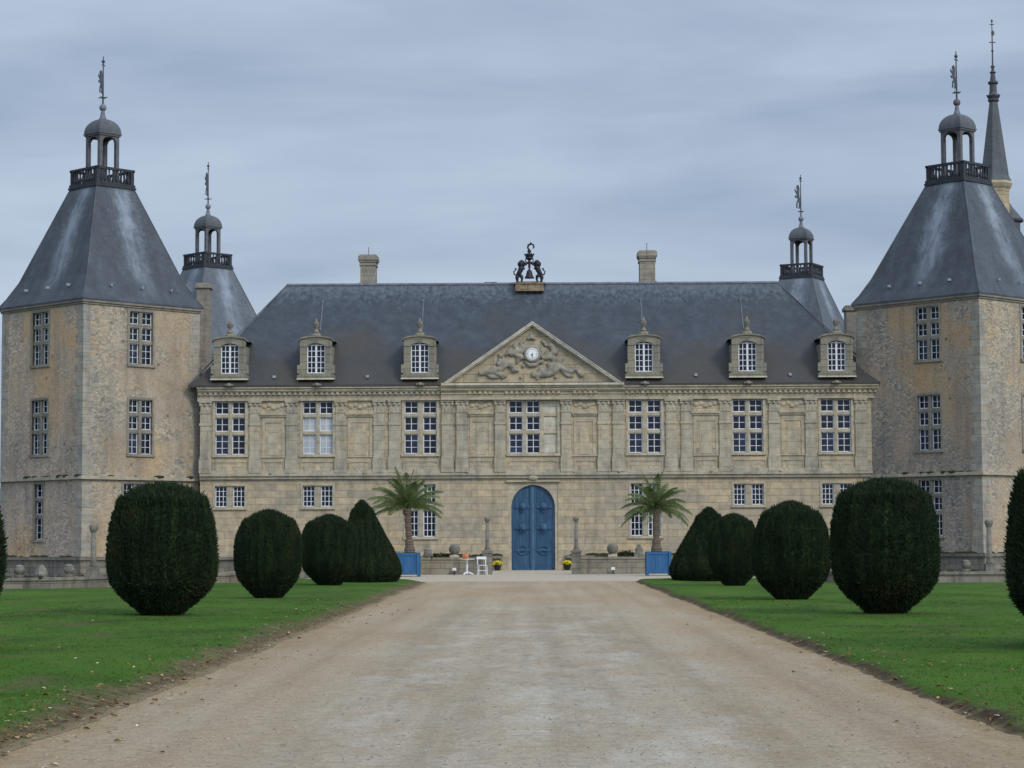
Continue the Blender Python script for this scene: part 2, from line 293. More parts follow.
# ------------------------------------------------------------------ mesh builder
class MB:
    def __init__(s): s.v = []; s.f = []; s.mi = []; s.M = Matrix.Identity(4); s.cur = 0
    def add(s, vs, fs):
        b = len(s.v)
        for p in vs: s.v.append(tuple(s.M @ Vector(p)))
        for f in fs: s.f.append([b+i for i in f]); s.mi.append(s.cur)
        return s
    def quad(s, a, b, c, d): return s.add([a, b, c, d], [(0, 1, 2, 3)])
    def box(s, x0, x1, y0, y1, z0, z1):
        v = [(x0, y0, z0), (x1, y0, z0), (x1, y1, z0), (x0, y1, z0), (x0, y0, z1), (x1, y0, z1), (x1, y1, z1), (x0, y1, z1)]
        return s.add(v, [(0, 3, 2, 1), (4, 5, 6, 7), (0, 1, 5, 4), (1, 2, 6, 5), (2, 3, 7, 6), (3, 0, 4, 7)])
    def prism_xz(s, pts, y0, y1):
        n = len(pts); v = [(x, y0, z) for x, z in pts] + [(x, y1, z) for x, z in pts]
        return s.add(v, [tuple(range(n)), tuple(range(2*n-1, n-1, -1))] + [(i, i+n, (i+1) % n+n, (i+1) % n) for i in range(n)])
    def prism_xy(s, pts, z0, z1):
        n = len(pts); v = [(x, y, z0) for x, y in pts] + [(x, y, z1) for x, y in pts]
        return s.add(v, [tuple(range(n-1, -1, -1)), tuple(range(n, 2*n))] + [(i, (i+1) % n, (i+1) % n+n, i+n) for i in range(n)])
    def lathe(s, prof, n=16, c=(0, 0), rot=0.0, sx=1, sy=1):
        v = []; f = []
        for r, z in prof:
            for k in range(n):
                a = rot+2*math.pi*k/n; v.append((c[0]+sx*r*math.cos(a), c[1]+sy*r*math.sin(a), z))
        for j in range(len(prof)-1):
            for k in range(n):
                f.append((j*n+k, j*n+(k+1) % n, (j+1)*n+(k+1) % n, (j+1)*n+k))
        f.append(tuple(range(n-1, -1, -1))); f.append(tuple((len(prof)-1)*n+k for k in range(n)))
        return s.add(v, f)
    def tube(s, pts, rad, n=8):
        pts = [Vector(p) for p in pts]; rad = [rad]*len(pts) if isinstance(rad, (int, float)) else rad
        v = []; f = []
        for i, p in enumerate(pts):
            d = (pts[min(i+1, len(pts)-1)]-pts[max(i-1, 0)]).normalized()
            u = d.cross(Vector((0, 1, 0))) if abs(d.y) < 0.9 else d.cross(Vector((1, 0, 0)))
            u.normalize(); w = d.cross(u)
            for k in range(n):
                a = 2*math.pi*k/n; v.append(p+(u*math.cos(a)+w*math.sin(a))*rad[i])
        for j in range(len(pts)-1):
            for k in range(n): f.append((j*n+k, j*n+(k+1) % n, (j+1)*n+(k+1) % n, (j+1)*n+k))
        f.append(tuple(range(n-1, -1, -1))); f.append(tuple((len(pts)-1)*n+k for k in range(n)))
        return s.add(v, f)
    def ball(s, c, r, n=12, sc=(1, 1, 1)):
        m = n//2+1; v = []; f = []
        for j in range(m+1):
            th = math.pi*j/m
            for k in range(n):
                a = 2*math.pi*k/n
                v.append((c[0]+r*sc[0]*math.sin(th)*math.cos(a), c[1]+r*sc[1]*math.sin(th)*math.sin(a), c[2]+r*sc[2]*math.cos(th)))
        for j in range(m):
            for k in range(n): f.append((j*n+k, (j+1)*n+k, (j+1)*n+(k+1) % n, j*n+(k+1) % n))
        return s.add(v, f)
    def mesh(s, name, mats, smooth=False):
        me = bpy.data.meshes.new(name); me.from_pydata([tuple(p) for p in s.v], [], s.f)
        for m in (mats if isinstance(mats, (list, tuple)) else [mats]): me.materials.append(M[m] if isinstance(m, str) else m)
        if any(s.mi): me.polygons.foreach_set('material_index', s.mi)
        if smooth: me.polygons.foreach_set('use_smooth', [True]*len(me.polygons))
        me.update(); return me
    def build(s, name, mats, parent=None, smooth=False): return link(name, s.mesh(name, mats, smooth), parent)
def link(name, me, parent=None, mat=None):
    o = bpy.data.objects.new(name, me); COL.objects.link(o)
    if parent is not None: o.parent = parent
    if mat is not None: o.matrix_local = mat
    return o
def tag(o, label, cat, group=None, kind=None):
    if label: o['label'] = label
    if cat: o['category'] = cat
    if group: o['group'] = group
    if kind: o['kind'] = kind
    return o
def thing(name, label, cat, loc=(0, 0, 0), rz=0.0, group=None):
    o = bpy.data.objects.new(name, None); COL.objects.link(o); o.location = loc; o.rotation_euler = (0, 0, rz); o.empty_display_size = 0.3
    return tag(o, label, cat, group)
def structure(name, mb, mat): o = mb.build(name, mat); o['kind'] = 'structure'; return o
def dup(root, loc, rz, label, name=None):
    r = root.copy(); COL.objects.link(r); r.location = loc; r.rotation_euler = (0, 0, rz); r['label'] = label
    for ch in list(root.children):
        c = ch.copy(); COL.objects.link(c); c.parent = r
        for g in list(ch.children):
            d = g.copy(); COL.objects.link(d); d.parent = c
    return r
T = Matrix.Translation
def RZ(a): return Matrix.Rotation(a, 4, 'Z')

def wall_holes(mb, Mx, x0, x1, z0, z1, holes, depth=0.32):
    """front face in the plane y=0 (outside is -y) with rectangular openings and their reveals"""
    keep = mb.M; mb.M = keep @ Mx
    xs = sorted({x0, x1, *[h[0] for h in holes], *[h[1] for h in holes]}); zs = sorted({z0, z1, *[h[2] for h in holes], *[h[3] for h in holes]})
    for i in range(len(xs)-1):
        for j in range(len(zs)-1):
            cx, cz = (xs[i]+xs[i+1])/2, (zs[j]+zs[j+1])/2
            if any(h[0] < cx < h[1] and h[2] < cz < h[3] for h in holes): continue
            mb.quad((xs[i], 0, zs[j]), (xs[i+1], 0, zs[j]), (xs[i+1], 0, zs[j+1]), (xs[i], 0, zs[j+1]))
    for a, b, c, d in holes:
        mb.quad((a, 0, c), (a, 0, d), (a, depth, d), (a, depth, c)); mb.quad((b, 0, c), (b, depth, c), (b, depth, d), (b, 0, d))
        mb.quad((a, 0, d), (b, 0, d), (b, depth, d), (a, depth, d)); mb.quad((a, 0, c), (a, depth, c), (b, depth, c), (b, 0, c))
        mb.quad((a, depth, c), (b, depth, c), (b, depth, d), (a, depth, d))
    mb.M = keep

WCACHE = {}
def window(parent, Mx, w, h, rows, cols=2, mull=0.17, tran=0.17, panes=(2, (2, 2, 3)), surround=0.13, stone='dressed', blinds=(), walled=(), frame_w=0.05, bar=0.028):
    """cross window; local origin at the bottom centre of the opening, outside is -y. part 'window' > 'sash', 'glass' (and 'blind')"""
    key = (round(w, 3), round(h, 3), tuple(rows), cols, mull, tran, panes, surround, stone, tuple(blinds), tuple(walled))
    if key not in WCACHE:
        st = MB(); sa = MB(); gl = MB(); bl = MB(); wl = MB()
        lw = (w-mull*(cols-1))/cols
        usable = h-tran*(len(rows)-1); tot = sum(rows); hs = [usable*r/tot for r in rows]
        s = surround
        if s:
            st.box(-w/2-s, -w/2, -0.035, 0.16, 0, h); st.box(w/2, w/2+s, -0.035, 0.16, 0, h); st.box(-w/2-s, w/2+s, -0.035, 0.16, h, h+s)
        st.box(-w/2-s-.03, w/2+s+.03, -0.10, 0.2, -0.14, 0)
        for c in range(1, cols): x = -w/2+c*lw+(c-1)*mull; st.box(x, x+mull, 0.04, 0.22, 0, h)
        z = h
        for ri, hh in enumerate(hs):
            if ri:
                for c in range(cols): x = -w/2+c*(lw+mull); st.box(x, x+lw, 0.045, 0.215, z, z+tran)
            zt, zb = z, z-hh
            for c in range(cols):
                xa = -w/2+c*(lw+mull); xb = xa+lw
                if c in walled:
                    wl.box(xa, xb, 0.12, 0.2, zb, zt)
                    wl.box(xa, xb, 0.112, 0.12, zb+hh*.49, zb+hh*.97); wl.box(xa, xb, 0.112, 0.12, zb+hh*.03, zb+hh*.46)
                    continue
                f = frame_w; ya, yb = 0.15, 0.2
                sa.box(xa, xa+f, ya, yb, zb, zt); sa.box(xb-f, xb, ya, yb, zb, zt); sa.box(xa+f, xb-f, ya, yb, zb, zb+f); sa.box(xa+f, xb-f, ya, yb, zt-f, zt)
                nx, nz = panes[0], panes[1][ri]
                for k in range(1, nx): x = xa+lw*k/nx; sa.box(x-bar/2-.004, x+bar/2+.004, ya+.005, yb-.005, zb+f, zt-f)
                for k in range(1, nz): q = zb+hh*k/nz; sa.box(xa+f, xb-f, ya+.008, yb-.008, q-bar/2, q+bar/2)
                gl.quad((xa+.01, 0.185, zb+.01), (xb-.01, 0.185, zb+.01), (xb-.01, 0.185, zt-.01), (xa+.01, 0.185, zt-.01))
                if ri in blinds: bl.box(xa+f, xb-f, 0.176, 0.181, zb+f, zt-f)
            z = zb-tran
        WCACHE[key] = (st.mesh('window', stone), sa.mesh('sash', 'white'), gl.mesh('glass', 'glass'), bl.mesh('blind', 'blind') if bl.v else None, wl.mesh('stone_infill', 'light') if wl.v else None)
    a, b, c, d, e = WCACHE[key]
    o = link('window', a, parent, Mx); link('sash', b, o); link('glass', c, o)
    if d: link('blind', d, o)
    if e: link('stone_infill', e, o)
    return o

# ================================================================== GROUND
MOAT = [(-60, 69), (-15.6, 71), (-11.2, 79.5), (-9, 104), (9.2, 104), (11.4, 77.4), (60, 77.4), (60, 210), (-60, 210)]
import bmesh
def ground_sheet():
    bm = bmesh.new()
    out = [bm.verts.new((x, y, -0.02)) for x, y in ((-2500, -400), (2500, -400), (2500, 4000), (-2500, 4000))]
    inn = [bm.verts.new((x, y, -0.02)) for x, y in MOAT]
    ed = [bm.edges.new((L[i], L[(i+1) % len(L)])) for L in (out, inn) for i in range(len(L))]
    bmesh.ops.triangle_fill(bm, edges=ed, use_beauty=True)
    bmesh.ops.recalc_face_normals(bm, faces=bm.faces)
    me = bpy.data.meshes.new('ground'); bm.to_mesh(me); bm.free(); me.materials.append(M['field'])
    o = link('ground', me); o['kind'] = 'structure'
ground_sheet()
mb = MB(); mb.add([(x, y, -2.4) for x, y in MOAT], [tuple(range(len(MOAT)))]); structure('moat_water', mb, 'water')

# gravel drive, forecourt and bridge
mb = MB(); mb.add([(x, y, 0.0) for x, y in ((-11.0, -15), (11.2, -15), (11.2, 77.1), (9.15, 103.9), (-8.95, 103.9), (-11.0, 79.3))], [(0, 1, 2, 3, 4, 5)])
structure('gravel_drive', mb, 'gravel')
mb = MB(); mb.box(-1.98, 2.08, 104.02, 117.9, -2.6, 0.003); structure('bridge', mb, 'gravel')

def lip(side, y):          # x distance of the lawn edge from the drive axis
    n = 0.10*mnoise.noise((side*9.1, y*0.22, 0.3))+0.05*mnoise.noise((side*5.7, y*1.7, 2.3))+0.05*mnoise.noise((side*2.7, y*5.3, 6.3))
    e = 3.95+n
    if y > 84: e = e+0.25*(y-84)**1.5
    return e
def hill(side, x, y): return (0.085 if side < 0 else .05)*mnoise.noise((x*0.16, y*0.09, side*3.1))+0.025*mnoise.noise((x*0.55, y*0.3, side*7.7))
def lawn_z(side, x, y, u):
    if side < 0: k = min(1, max(0, u/0.8)); base = 0.11*(k*k*(3-2*k))+0.004
    else: k = min(1, max(0, (u)/0.22)); base = (0.07+0.03*mnoise.noise((1.1, y*.9, 4.4)))*(k*k*(3-2*k))+0.004
    return base+hill(side, x, y)*min(1, u/1.5)
offs = [0, .04, .08, .13, .18, .24, .32, .42, .55, .7, .9, 1.15, 1.5, 1.9, 2.4, 3, 3.7, 4.5, 5.5, 7, 9, 12, 17, 25, 40, 56]
def lawn(side):
    ys = [-12, -4, 2, 6] + [8+0.1*i for i in range(260)] + [34+0.8*i for i in range(58)] + [80.4+0.5*i for i in range(15)]
    far = 77.2 if side > 0 else 78.4
    vs = []; rim = []; fs = []; n = len(offs)
    for y in ys:
        e = lip(side, y)
        for u in offs:
            x = e+u
            if y > far-0.9: x = min(x, 9.4-0.02*(y-79)); 
            rim.append(max(0, 1-u/((1.0+.5*mnoise.noise((3.3, y*.5, 1.7))) if side < 0 else (.37+.25*mnoise.noise((5.3, y*.5, 8.7))))) if y < 83 else max(0, 1-u/.5))
            uu = x-e
            vs.append((side*x, y, lawn_z(side, side*x, y, max(0, uu))))
    for j in range(len(ys)-1):
        for i in range(n-1):
            q = (j*n+i, j*n+i+1, (j+1)*n+i+1, (j+1)*n+i); fs.append(q if side > 0 else q[::-1])
    me = bpy.data.meshes.new('lawn'); me.from_pydata(vs, [], fs); me.materials.append(M['lawn'])
    at = me.attributes.new('rim', 'FLOAT', 'POINT'); at.data.foreach_set('value', rim)
    me.polygons.foreach_set('use_smooth', [True]*len(fs)); me.update()
    o = link('lawn', me); o['kind'] = 'structure'
lawn(-1); lawn(1)
# strips that carry the lawn right up to the walls in the corners
mb = MB()
mb.add([(x, y, 0.02) for x, y in ((-60, 60), (-11.5, 60), (-11.5, 78.7), (-15.7, 70.8), (-60, 68.8))], [(0, 1, 2, 3, 4)])
mb.add([(x, y, 0.02) for x, y in ((11.3, 60), (60, 60), (60, 77.1), (11.3, 77.1))], [(0, 1, 2, 3)])
structure('lawn_margin', mb, 'lawn')

def grass_blades():
    V = []; F = []; b = 0
    tris = []
    for side in (-1, 1):
        N = 15000
        Y = 14.5+44*(rng.random(N)**1.9); U = rng.random(N)
        xmax = 0.24*Y+1.0
        for k in range(N):
            y = Y[k]; e = lip(side, y); xm = xmax[k]
            if xm <= e+0.1: continue
            u = U[k]*(xm-e)
            if u < 0.5 and random.random() > (u/0.5)*0.8+0.04: continue
            x = side*(e+u); z = lawn_z(side, x, y, u)
            h = 0.007+0.014*random.random(); wd = 0.003+0.0002*y
            for q in range(2):
                a = random.random()*6.283; dx, dy = math.cos(a)*wd, math.sin(a)*wd; lx, ly = (random.random()-.5)*.05, (random.random()-.5)*.05
                ox, oy = (random.random()-.5)*.06, (random.random()-.5)*.06
                tris.append((x+ox-dx, y+oy-dy, z-.005, x+ox+dx, y+oy+dy, z-.005, x+ox+lx, y+oy+ly, z+h))
    A = np.array(tris, dtype=np.float32).reshape(-1, 3)
    me = bpy.data.meshes.new('grass'); n = len(A)
    me.vertices.add(n); me.vertices.foreach_set('co', A.ravel()); me.loops.add(n); me.loops.foreach_set('vertex_index', np.arange(n, dtype=np.int32))
    me.polygons.add(n//3); me.polygons.foreach_set('loop_start', np.arange(0, n, 3, dtype=np.int32)); me.update(calc_edges=True)
    me.materials.append(M['blades']); o = link('grass', me); tag(o, 'short mown green grass blades on the two lawns', 'grass', kind='stuff')
grass_blades()

def fallen_leaves():
    mb = MB()
    for k in range(1500):
        side = -1 if random.random() < 0.68 else 1
        y = 14+42*random.random()**2.2; u = abs(random.gauss(0.1, 0.4)) if random.random() < .78 else random.random()*5
        if random.random() < .12: u = -abs(random.gauss(0, .5))
        e = lip(side, y); x = side*(e+u); z = lawn_z(side, x, y, max(u, 0))+0.012 if u > 0 else 0.008
        if u > 0.4: z += 0.02
        s = 0.015+0.026*random.random()**1.3; a = random.random()*6.28; c, d = math.cos(a), math.sin(a); cu = s*(.1+.6*random.random())
        def P(px, py, pz): return (x+c*px-d*py, y+d*px+c*py, z+pz)
        mb.add([P(-s, 0, 0), P(-.3*s, -.6*s, cu), P(.5*s, -.5*s, cu*.7), P(s*1.1, 0, .01), P(.5*s, .5*s, cu), P(-.3*s, .6*s, cu*.6), P(0, 0, 0.002)], [(0, 1, 6), (1, 2, 6), (2, 3, 6), (3, 4, 6), (4, 5, 6), (5, 0, 6)])
    tag(mb.build('fallen_leaves', 'leaves'), 'brown and orange dry leaves scattered along the lawn edges', 'leaves', kind='stuff')
fallen_leaves()

def pebbles():
    N = 16000; Y = 12.5+26*(rng.random(N)**1.8); X = (rng.random(N)*2-1)*3.9; r_ = 0.003+0.009*rng.random(N)**3; a = rng.random(N)*6.28; V = np.zeros((N, 6, 3), np.float32)
    for k in range(4):
        V[:, k, 0] = X+r_*np.cos(a+k*1.57)*(1+.4*(k % 2)); V[:, k, 1] = Y+r_*np.sin(a+k*1.57)*(1+.4*(k % 2)); V[:, k, 2] = r_*.25
    V[:, 4] = np.stack([X, Y, r_*.9], 1); V[:, 5] = np.stack([X, Y, -r_*.3], 1)
    F = np.array([(k, (k+1) % 4, 4) for k in range(4)]+[((k+1) % 4, k, 5) for k in range(4)]); A = (np.arange(N)[:, None, None]*6+F[None]).reshape(-1, 3)
    me = bpy.data.meshes.new('loose_stones'); me.from_pydata(V.reshape(-1, 3).tolist(), [], A.tolist()); me.materials.append(M['pebble']); tag(link('loose_stones', me), 'small loose pale stones on the gravel drive', 'gravel stones', kind='stuff')
t = MT('pebble_stone'); g = t.n('ShaderNodeNewGeometry')
M['pebble'] = t.done(t.ramp(g.outputs['Random Per Island'], [(0.0, (0.16, 0.14, 0.11)), (0.3, (0.28, 0.235, 0.175)), (0.7, (0.36, 0.32, 0.255)), (1.0, (0.46, 0.43, 0.37))]), 0.9)
pebbles()

# ================================================================== MAIN WING
D = 118.0
K = D/F_PX
def zf(y): return zat(y, D)
def xo(px): return px*K*1.002
main = thing('chateau_wing', 'long pale stone chateau wing with slate roof, dormers, pediment and blue arched door', 'chateau', (0.12, D-.45, -.05))
Z_LEDGE = 0.8; Z_STR = zf(472.6); Z_EAVE = zf(384.5); HALF = 18.1; HALF_L = 17.8
UPW = (6.0, 11.5, 16.2)
up0, up1 = zf(452.8), zf(400)
g0, g1 = zf(505.0), zf(484.0)
gl0, gl1 = zf(535.5), zf(483.0)
ww = 1.62; gw = 1.60
holes = []
for s in (-1, 1):
    for x in UPW: w_ = 1.74 if x == 6.0 else ww; holes.append((s*x-w_/2, s*x+w_/2, up0, up1))
    for x in UPW[1:]: holes.append((s*x-gw/2, s*x+gw/2, g0, g1))
    holes.append((s*6.0-gw/2, s*6.0+gw/2, gl0, gl1))
cw = 2.58; holes.append((0.03-cw/2, 0.03+cw/2, up0, up1))
DOOR_W = 2.32; DOOR_H = zf(484.3); SUR_W = 2.66; SUR_H = zf(481.3)
holes.append((-SUR_W/2, SUR_W/2, 0.0, SUR_H))
mb = MB()
wall_holes(mb, Matrix.Identity(4), -HALF_L, HALF, -3.0, Z_EAVE-0.1, holes)
mb.box(-HALF_L, HALF, 9.8, 10.0, -3, Z_EAVE-.1); mb.box(-HALF_L, -HALF_L+.2, 0.01, 9.8, -3, Z_EAVE-.1); mb.box(HALF-.2, HALF, 0.01, 9.8, -3, Z_EAVE-.1)
mb.build('wall', 'ashlar', main)
# base ledge
mb = MB()
for a, b in ((-HALF_L, -1.7), (1.7, HALF)):
    mb.box(a, b, -0.22, 0.0, -3, Z_LEDGE-0.12); mb.box(a, b, -0.34, 0.0, Z_LEDGE-0.12, Z_LEDGE+0.03)
mb.build('plinth', 'oldwall', main)
m = MB()
for i in range(70):
    x = random.choice((-1, 1))*random.uniform(1.9, 17.5); m.ball((x, -.2, Z_LEDGE+.04), random.uniform(.06, .17), 7, (random.uniform(1.3, 3.2), .8, .8))
m.build('ledge_moss', 'moss', main)['kind'] = 'stuff'
# string course
mb = MB(); mb.box(-HALF_L, HALF, -0.24, 0, Z_STR-0.10, Z_STR+0.03); mb.box(-HALF_L, HALF, -0.15, 0, Z_STR-0.26, Z_STR-0.10); mb.box(-HALF_L, HALF, -0.1, 0, Z_STR+.03, Z_STR+.22)
for x in (-14, -9, -3.5, 2.2, 4.6, 9.5, 13.2): mb.ball((x, -0.26, Z_STR+.07), 0.07, 8)
mb.build('string_course', 'greystone', main)
# pilasters
PIL = [70.5, 85, 137.7, 153, 191, 240, 276.5, 326]
zcap1, zcap0 = zf(399.5), zf(412); zbase = zf(471.3)
def pilaster(x, prot=0.14, w=0.58):
    m = MB(); h = w/2
    m.box(x-h-.05, x+h+.05, -prot-.05, 0, zbase, zf(457)); m.box(x-h-.02, x+h+.02, -prot-.03, 0, zf(457), zf(455)); m.box(x-h, x+h, -prot, 0, zf(455), zf(424))
    m.box(x-h-.04, x+h+.04, -prot-.04, 0, zf(424), zf(421.5)); m.box(x-h, x+h, -prot, 0, zf(421.5), zcap0)
    m.box(x-h-.03, x+h+.03, -prot-.03, 0, zcap0, zcap0+.07); m.box(x-h+.02, x+h-.02, -prot+.01, 0, zcap0+.07, zcap1-.12)
    m.box(x-h-.07, x+h+.07, -prot-.06, 0, zcap1-.1, zcap1)
    for s in (-1, 1):
        m.ball((x+s*(h-.02), -prot-.02, zcap1-.2), 0.09, 8, (1, .6, 1)); m.ball((x+s*.1, -prot+.02, zcap0+.2), 0.07, 8, (.8, .6, 1.4))
    m.ball((x, -prot-.03, zcap1-.2), 0.08, 8)
    return m.build('pilaster', 'greystone', main)
for p in PIL:
    for s in (-1, 1): pilaster(s*xo(p), 0.12 if p < 100 else 0.08)
for s in (-1, 1): pilaster(s*xo(33)+0.02, 0.12, 0.52)
# blind panels between pilasters
def blind_panel(cx, wpx):
    m = MB(); w = wpx*K
    zt = zf(413)
    m.box(cx-w/2, cx+w/2, -0.15, 0, zt-.03, zt+.06); m.box(cx-w/2+.05, cx+w/2-.05, -0.07, 0, zt-.16, zt-.04)
    k = int(w/0.12)
    for i in range(k): x = cx-w/2+.08+(w-.16)*i/(k-1); m.box(x-.03, x+.03, -0.12, -.07, zt-.13, zt-.031)
    a = w/2-.12
    m.box(cx-a, cx-a+.14, -0.03, 0, zf(455), zt-.16); m.box(cx+a-.14, cx+a, -0.03, 0, zf(455), zt-.16); m.box(cx-a+.14, cx+a-.14, -.03, 0, zf(421), zt-.16)
    m.box(cx-a+.32, cx+a-.32, -.018, 0, zf(454), zf(422.5))
    m.box(cx-w/2-.02, cx+w/2+.02, -0.06, 0, zf(456), zf(455))
    # worn carving above
    for i in range(5): m.ball((cx+(i-2)*w*.16, -0.02, zf(405)+.08*math.sin(i*2.1)), .13, 8, (1.2, .4, .9))
    m.build('blind_panel', 'dressed', main)
for s in (-1, 1): blind_panel(s*xo(258.3), 27); blind_panel(s*xo(172), 29); blind_panel(s*xo(51.7), 26)
# plinth panels under the upper windows
def apron(cx, w):
    m = MB(); za, zb = zf(471.5), zf(459.5); f = .06
    m.box(cx-w/2, cx+w/2, -.035, 0, za, za+f); m.box(cx-w/2, cx+w/2, -.035, 0, zb-f, zb); m.box(cx-w/2, cx-w/2+f, -.035, 0, za+f, zb-f); m.box(cx+w/2-f, cx+w/2, -.035, 0, za+f, zb-f)
    k = max(1, round(w/0.95))
    for i in range(k):
        x = cx-w/2+w*(i+.5)/k; m.lathe([(0.34, 0), (0.34, .03)], 16, (0, 0)) if False else None
        pts = [(x+.33*math.cos(a*math.pi/8), (za+zb)/2+.2*math.sin(a*math.pi/8)) for a in range(16)]
        m.prism_xz(pts[::-1], -.03, 0)
    m.build('apron_panel', 'dressed', main)
for s in (-1, 1):
    for x in UPW: apron(s*x, 1.9)
    apron(s*xo(258.3), 1.15); apron(s*xo(172), 1.2); apron(s*xo(51.7), 1.15)
apron(0.03, 2.6)
# entablature with dentils
mb = MB(); zc = Z_EAVE
def entab(a, b, p):
    mb.box(a, b, -0.14-p, 0, zcap1, zcap1+.1); mb.box(a, b, -0.1-p, 0, zcap1+.1, zf(394))
    mb.box(a, b, -0.16-p, 0, zf(394), zf(391)); mb.box(a, b, -0.27-p, 0, zf(391), zf(389.8)); mb.box(a, b, -0.33-p, 0, zf(389.8), zf(387.3)); mb.box(a, b, -0.42-p, 0, zf(387.3), zf(385.2))
    n = int((b-a)/0.28)
    for i in range(n):
        x = a+(b-a)*(i+.5)/n
        if p and not (abs(x) < 1.55 or 2.2 < abs(x) < 3.5): continue
        mb.box(x-.075, x+.075, -0.24-p, -0.16-p, zf(393.6), zf(391.02))
entab(-HALF_L-.15, -4.9, 0); entab(4.9, HALF+.35, 0); entab(-4.9, 4.9, 0.12)
mb.build('cornice', 'dressed', main)
for s in (-1, 1):
    for x in UPW:
        m = MB(); m.box(s*x-.22, s*x+.22, -0.55, -.3, Z_EAVE-.02, Z_EAVE+.08); m.ball((s*x, -0.56, Z_EAVE+.02), .13, 10, (1.2, 1.3, .8)); m.ball((s*x, -.78, Z_EAVE), .07, 8); m.build('waterspout', 'mullion', main)

# windows
for s in (-1, 1):
    for i, x in enumerate(UPW):
        window(main, T((s*x, 0, up0)), 1.74 if x == 6.0 else ww, up1-up0, (41, 46, 65), mull=.26 if x == 6.0 else .17, blinds=(1, 2) if (s == -1 and i == 1) else (), stone='dressed')
    for x in UPW[1:]: window(main, T((s*x, 0, g0)), gw, g1-g0, (1,), mull=0.32, panes=(3, (4,)), surround=0.1)
    window(main, T((s*6.0, 0, gl0)), gw, gl1-gl0, (21, 27), mull=0.26, tran=0.28, panes=(3, (3, 4)), surround=0.1)
window(main, T((0.03, 0, up0)), cw, up1-up0, (41, 46, 65), cols=3, mull=0.2, walled=(2,))

# blue arched door in its stone surround
mb = MB(); r = DOOR_W/2; zs = DOOR_H-r
pts = [(-SUR_W/2, 0.0), (-SUR_W/2, SUR_H), (SUR_W/2, SUR_H), (SUR_W/2, 0.0), (r, 0.0)] + [(r*math.cos(a*math.pi/24), zs+r*math.sin(a*math.pi/24)) for a in range(0, 25)] + [(-r, 0.0)]
mb.prism_xz(pts, 0.05, 0.3); mb.box(-SUR_W/2-.12, SUR_W/2+.12, -0.12, 0, SUR_H, SUR_H+.09)
mb.ball((0, -0.12, SUR_H+.22), .2, 10, (1.5, .7, .8)); mb.build('door_surround', 'dressed', main)
def leaf(s):
    m = MB(); n = 14
    def arch(x): return zs+math.sqrt(max(0, r*r-x*x))
    xs = [0.03+(r-0.03)*i/n for i in range(n+1)]
    pts = [(s*x, 0.02) for x in (xs[0], xs[-1])] + [(s*x, arch(x)-.01) for x in reversed(xs)]
    if s < 0: pts = pts[::-1]
    m.prism_xz(pts, 0.22, 0.28)
    cx = s*0.56; hw = 0.42
    def rail(za, zb, y=.15): m.box(cx-hw, cx+hw, y, .22, za, zb)
    def stile(xa, xb, za, zb): m.box(min(xa, xb), max(xa, xb), .15, .22, za, zb)
    zr = [0.06, zf(551.5), zf(547), zf(529), zf(525.5), zf(508), zf(504.5), zs+.25]
    stile(s*.05, s*.16, 0.06, arch(.1)-.05); stile(s*(r-.13), s*(r-.03), 0.06, zs); stile(s*.53, s*.59, zf(545), zf(530)) if False else None
    rail(0.06, 0.2); 
    for y in (549.3, 527.2, 506.2): z = zf(y); rail(z-.06, z+.06, .15)
    for k in range(5): x = cx+(k-2)*.17; m.box(x-.018, x+.018, .2, .22, zf(545), zf(530)); m.box(x-.018, x+.018, .2, .22, zf(522), zf(510)); m.box(x-.018, x+.018, .2, .22, zf(502), arch(abs(x)+.02)-.1)
    m.tube([(cx+.24*math.cos(a*.3927), .19, zf(549.3)+.24*math.sin(a*.3927)) for a in range(17)], .05, 6); m.ball((cx, .2, zf(549.3)), .1, 10)
    m.box(cx-hw+.08, cx+hw-.08, .208, .22, zf(565), zf(554)); d = m.build('door', 'bluedoor', main)
    for y in (506.2, 527.2):
        q = MB(); z = zf(y); q.ball((cx, .16, z), .21, 12, (1, .5, 1.15)); q.ball((cx, .06, z-.03), .1, 10, (1, 1, 1.1)); q.ball((cx-.11, .16, z+.14), .06, 8); q.ball((cx+.11, .16, z+.14), .06, 8)
        q.tube([(cx+.12*math.cos(math.pi+a*.3927), .07, z-.14+.12*math.sin(math.pi+a*.3927)) for a in range(9)], .022, 6); q.build('lion_knocker', 'bluedoor', d)
leaf(-1); leaf(1)
m = MB(); m.box(-.045, .045, .17, .26, 0.04, DOOR_H-.03); m.build('door_post', 'blueworn', main)

# pediment
PX = 89*K; PZ0 = zf(384.6); PZ1 = zf(323.5); PY = -0.42
mb = MB(); mb.prism_xz([(-PX+.2, PZ0+.04), (PX-.2, PZ0+.04), (0, PZ1-.14)], PY+.1, 0.9); ped = mb.build('pediment', 'tympanum', main)
mb = MB()
for s in (-1, 1):
    d = Vector((-s*PX, 0, PZ1-PZ0)); L = d.length; nrm = Vector((s*(PZ1-PZ0), 0, PX))/L
    def rake(o0, o1, y0, y1):
        a = Vector((s*PX, 0, PZ0)); b = Vector((0, 0, PZ1))
        def at(o, end):
            p = (a if end == 0 else b)+nrm*o
            if end == 1: p = Vector((0, 0, PZ1+o*L/PX))
            return (p.x, p.z)
        q = [at(o0, 0), at(o1, 0), at(o1, 1), at(o0, 1)]
        mb.prism_xz(q if s > 0 else q[::-1], y0, y1)
    rake(-.10, .0, PY-.2, 1.0); rake(-.17, -.10, PY-.06, 1.0); rake(0.0, .05, PY-.24, 1.0)
mb.box(-PX-.1, PX+.1, PY-.22, -.1, PZ0-.05, PZ0+.07)
mb.build('raking_cornice', 'light', ped)
mb = MB(); 
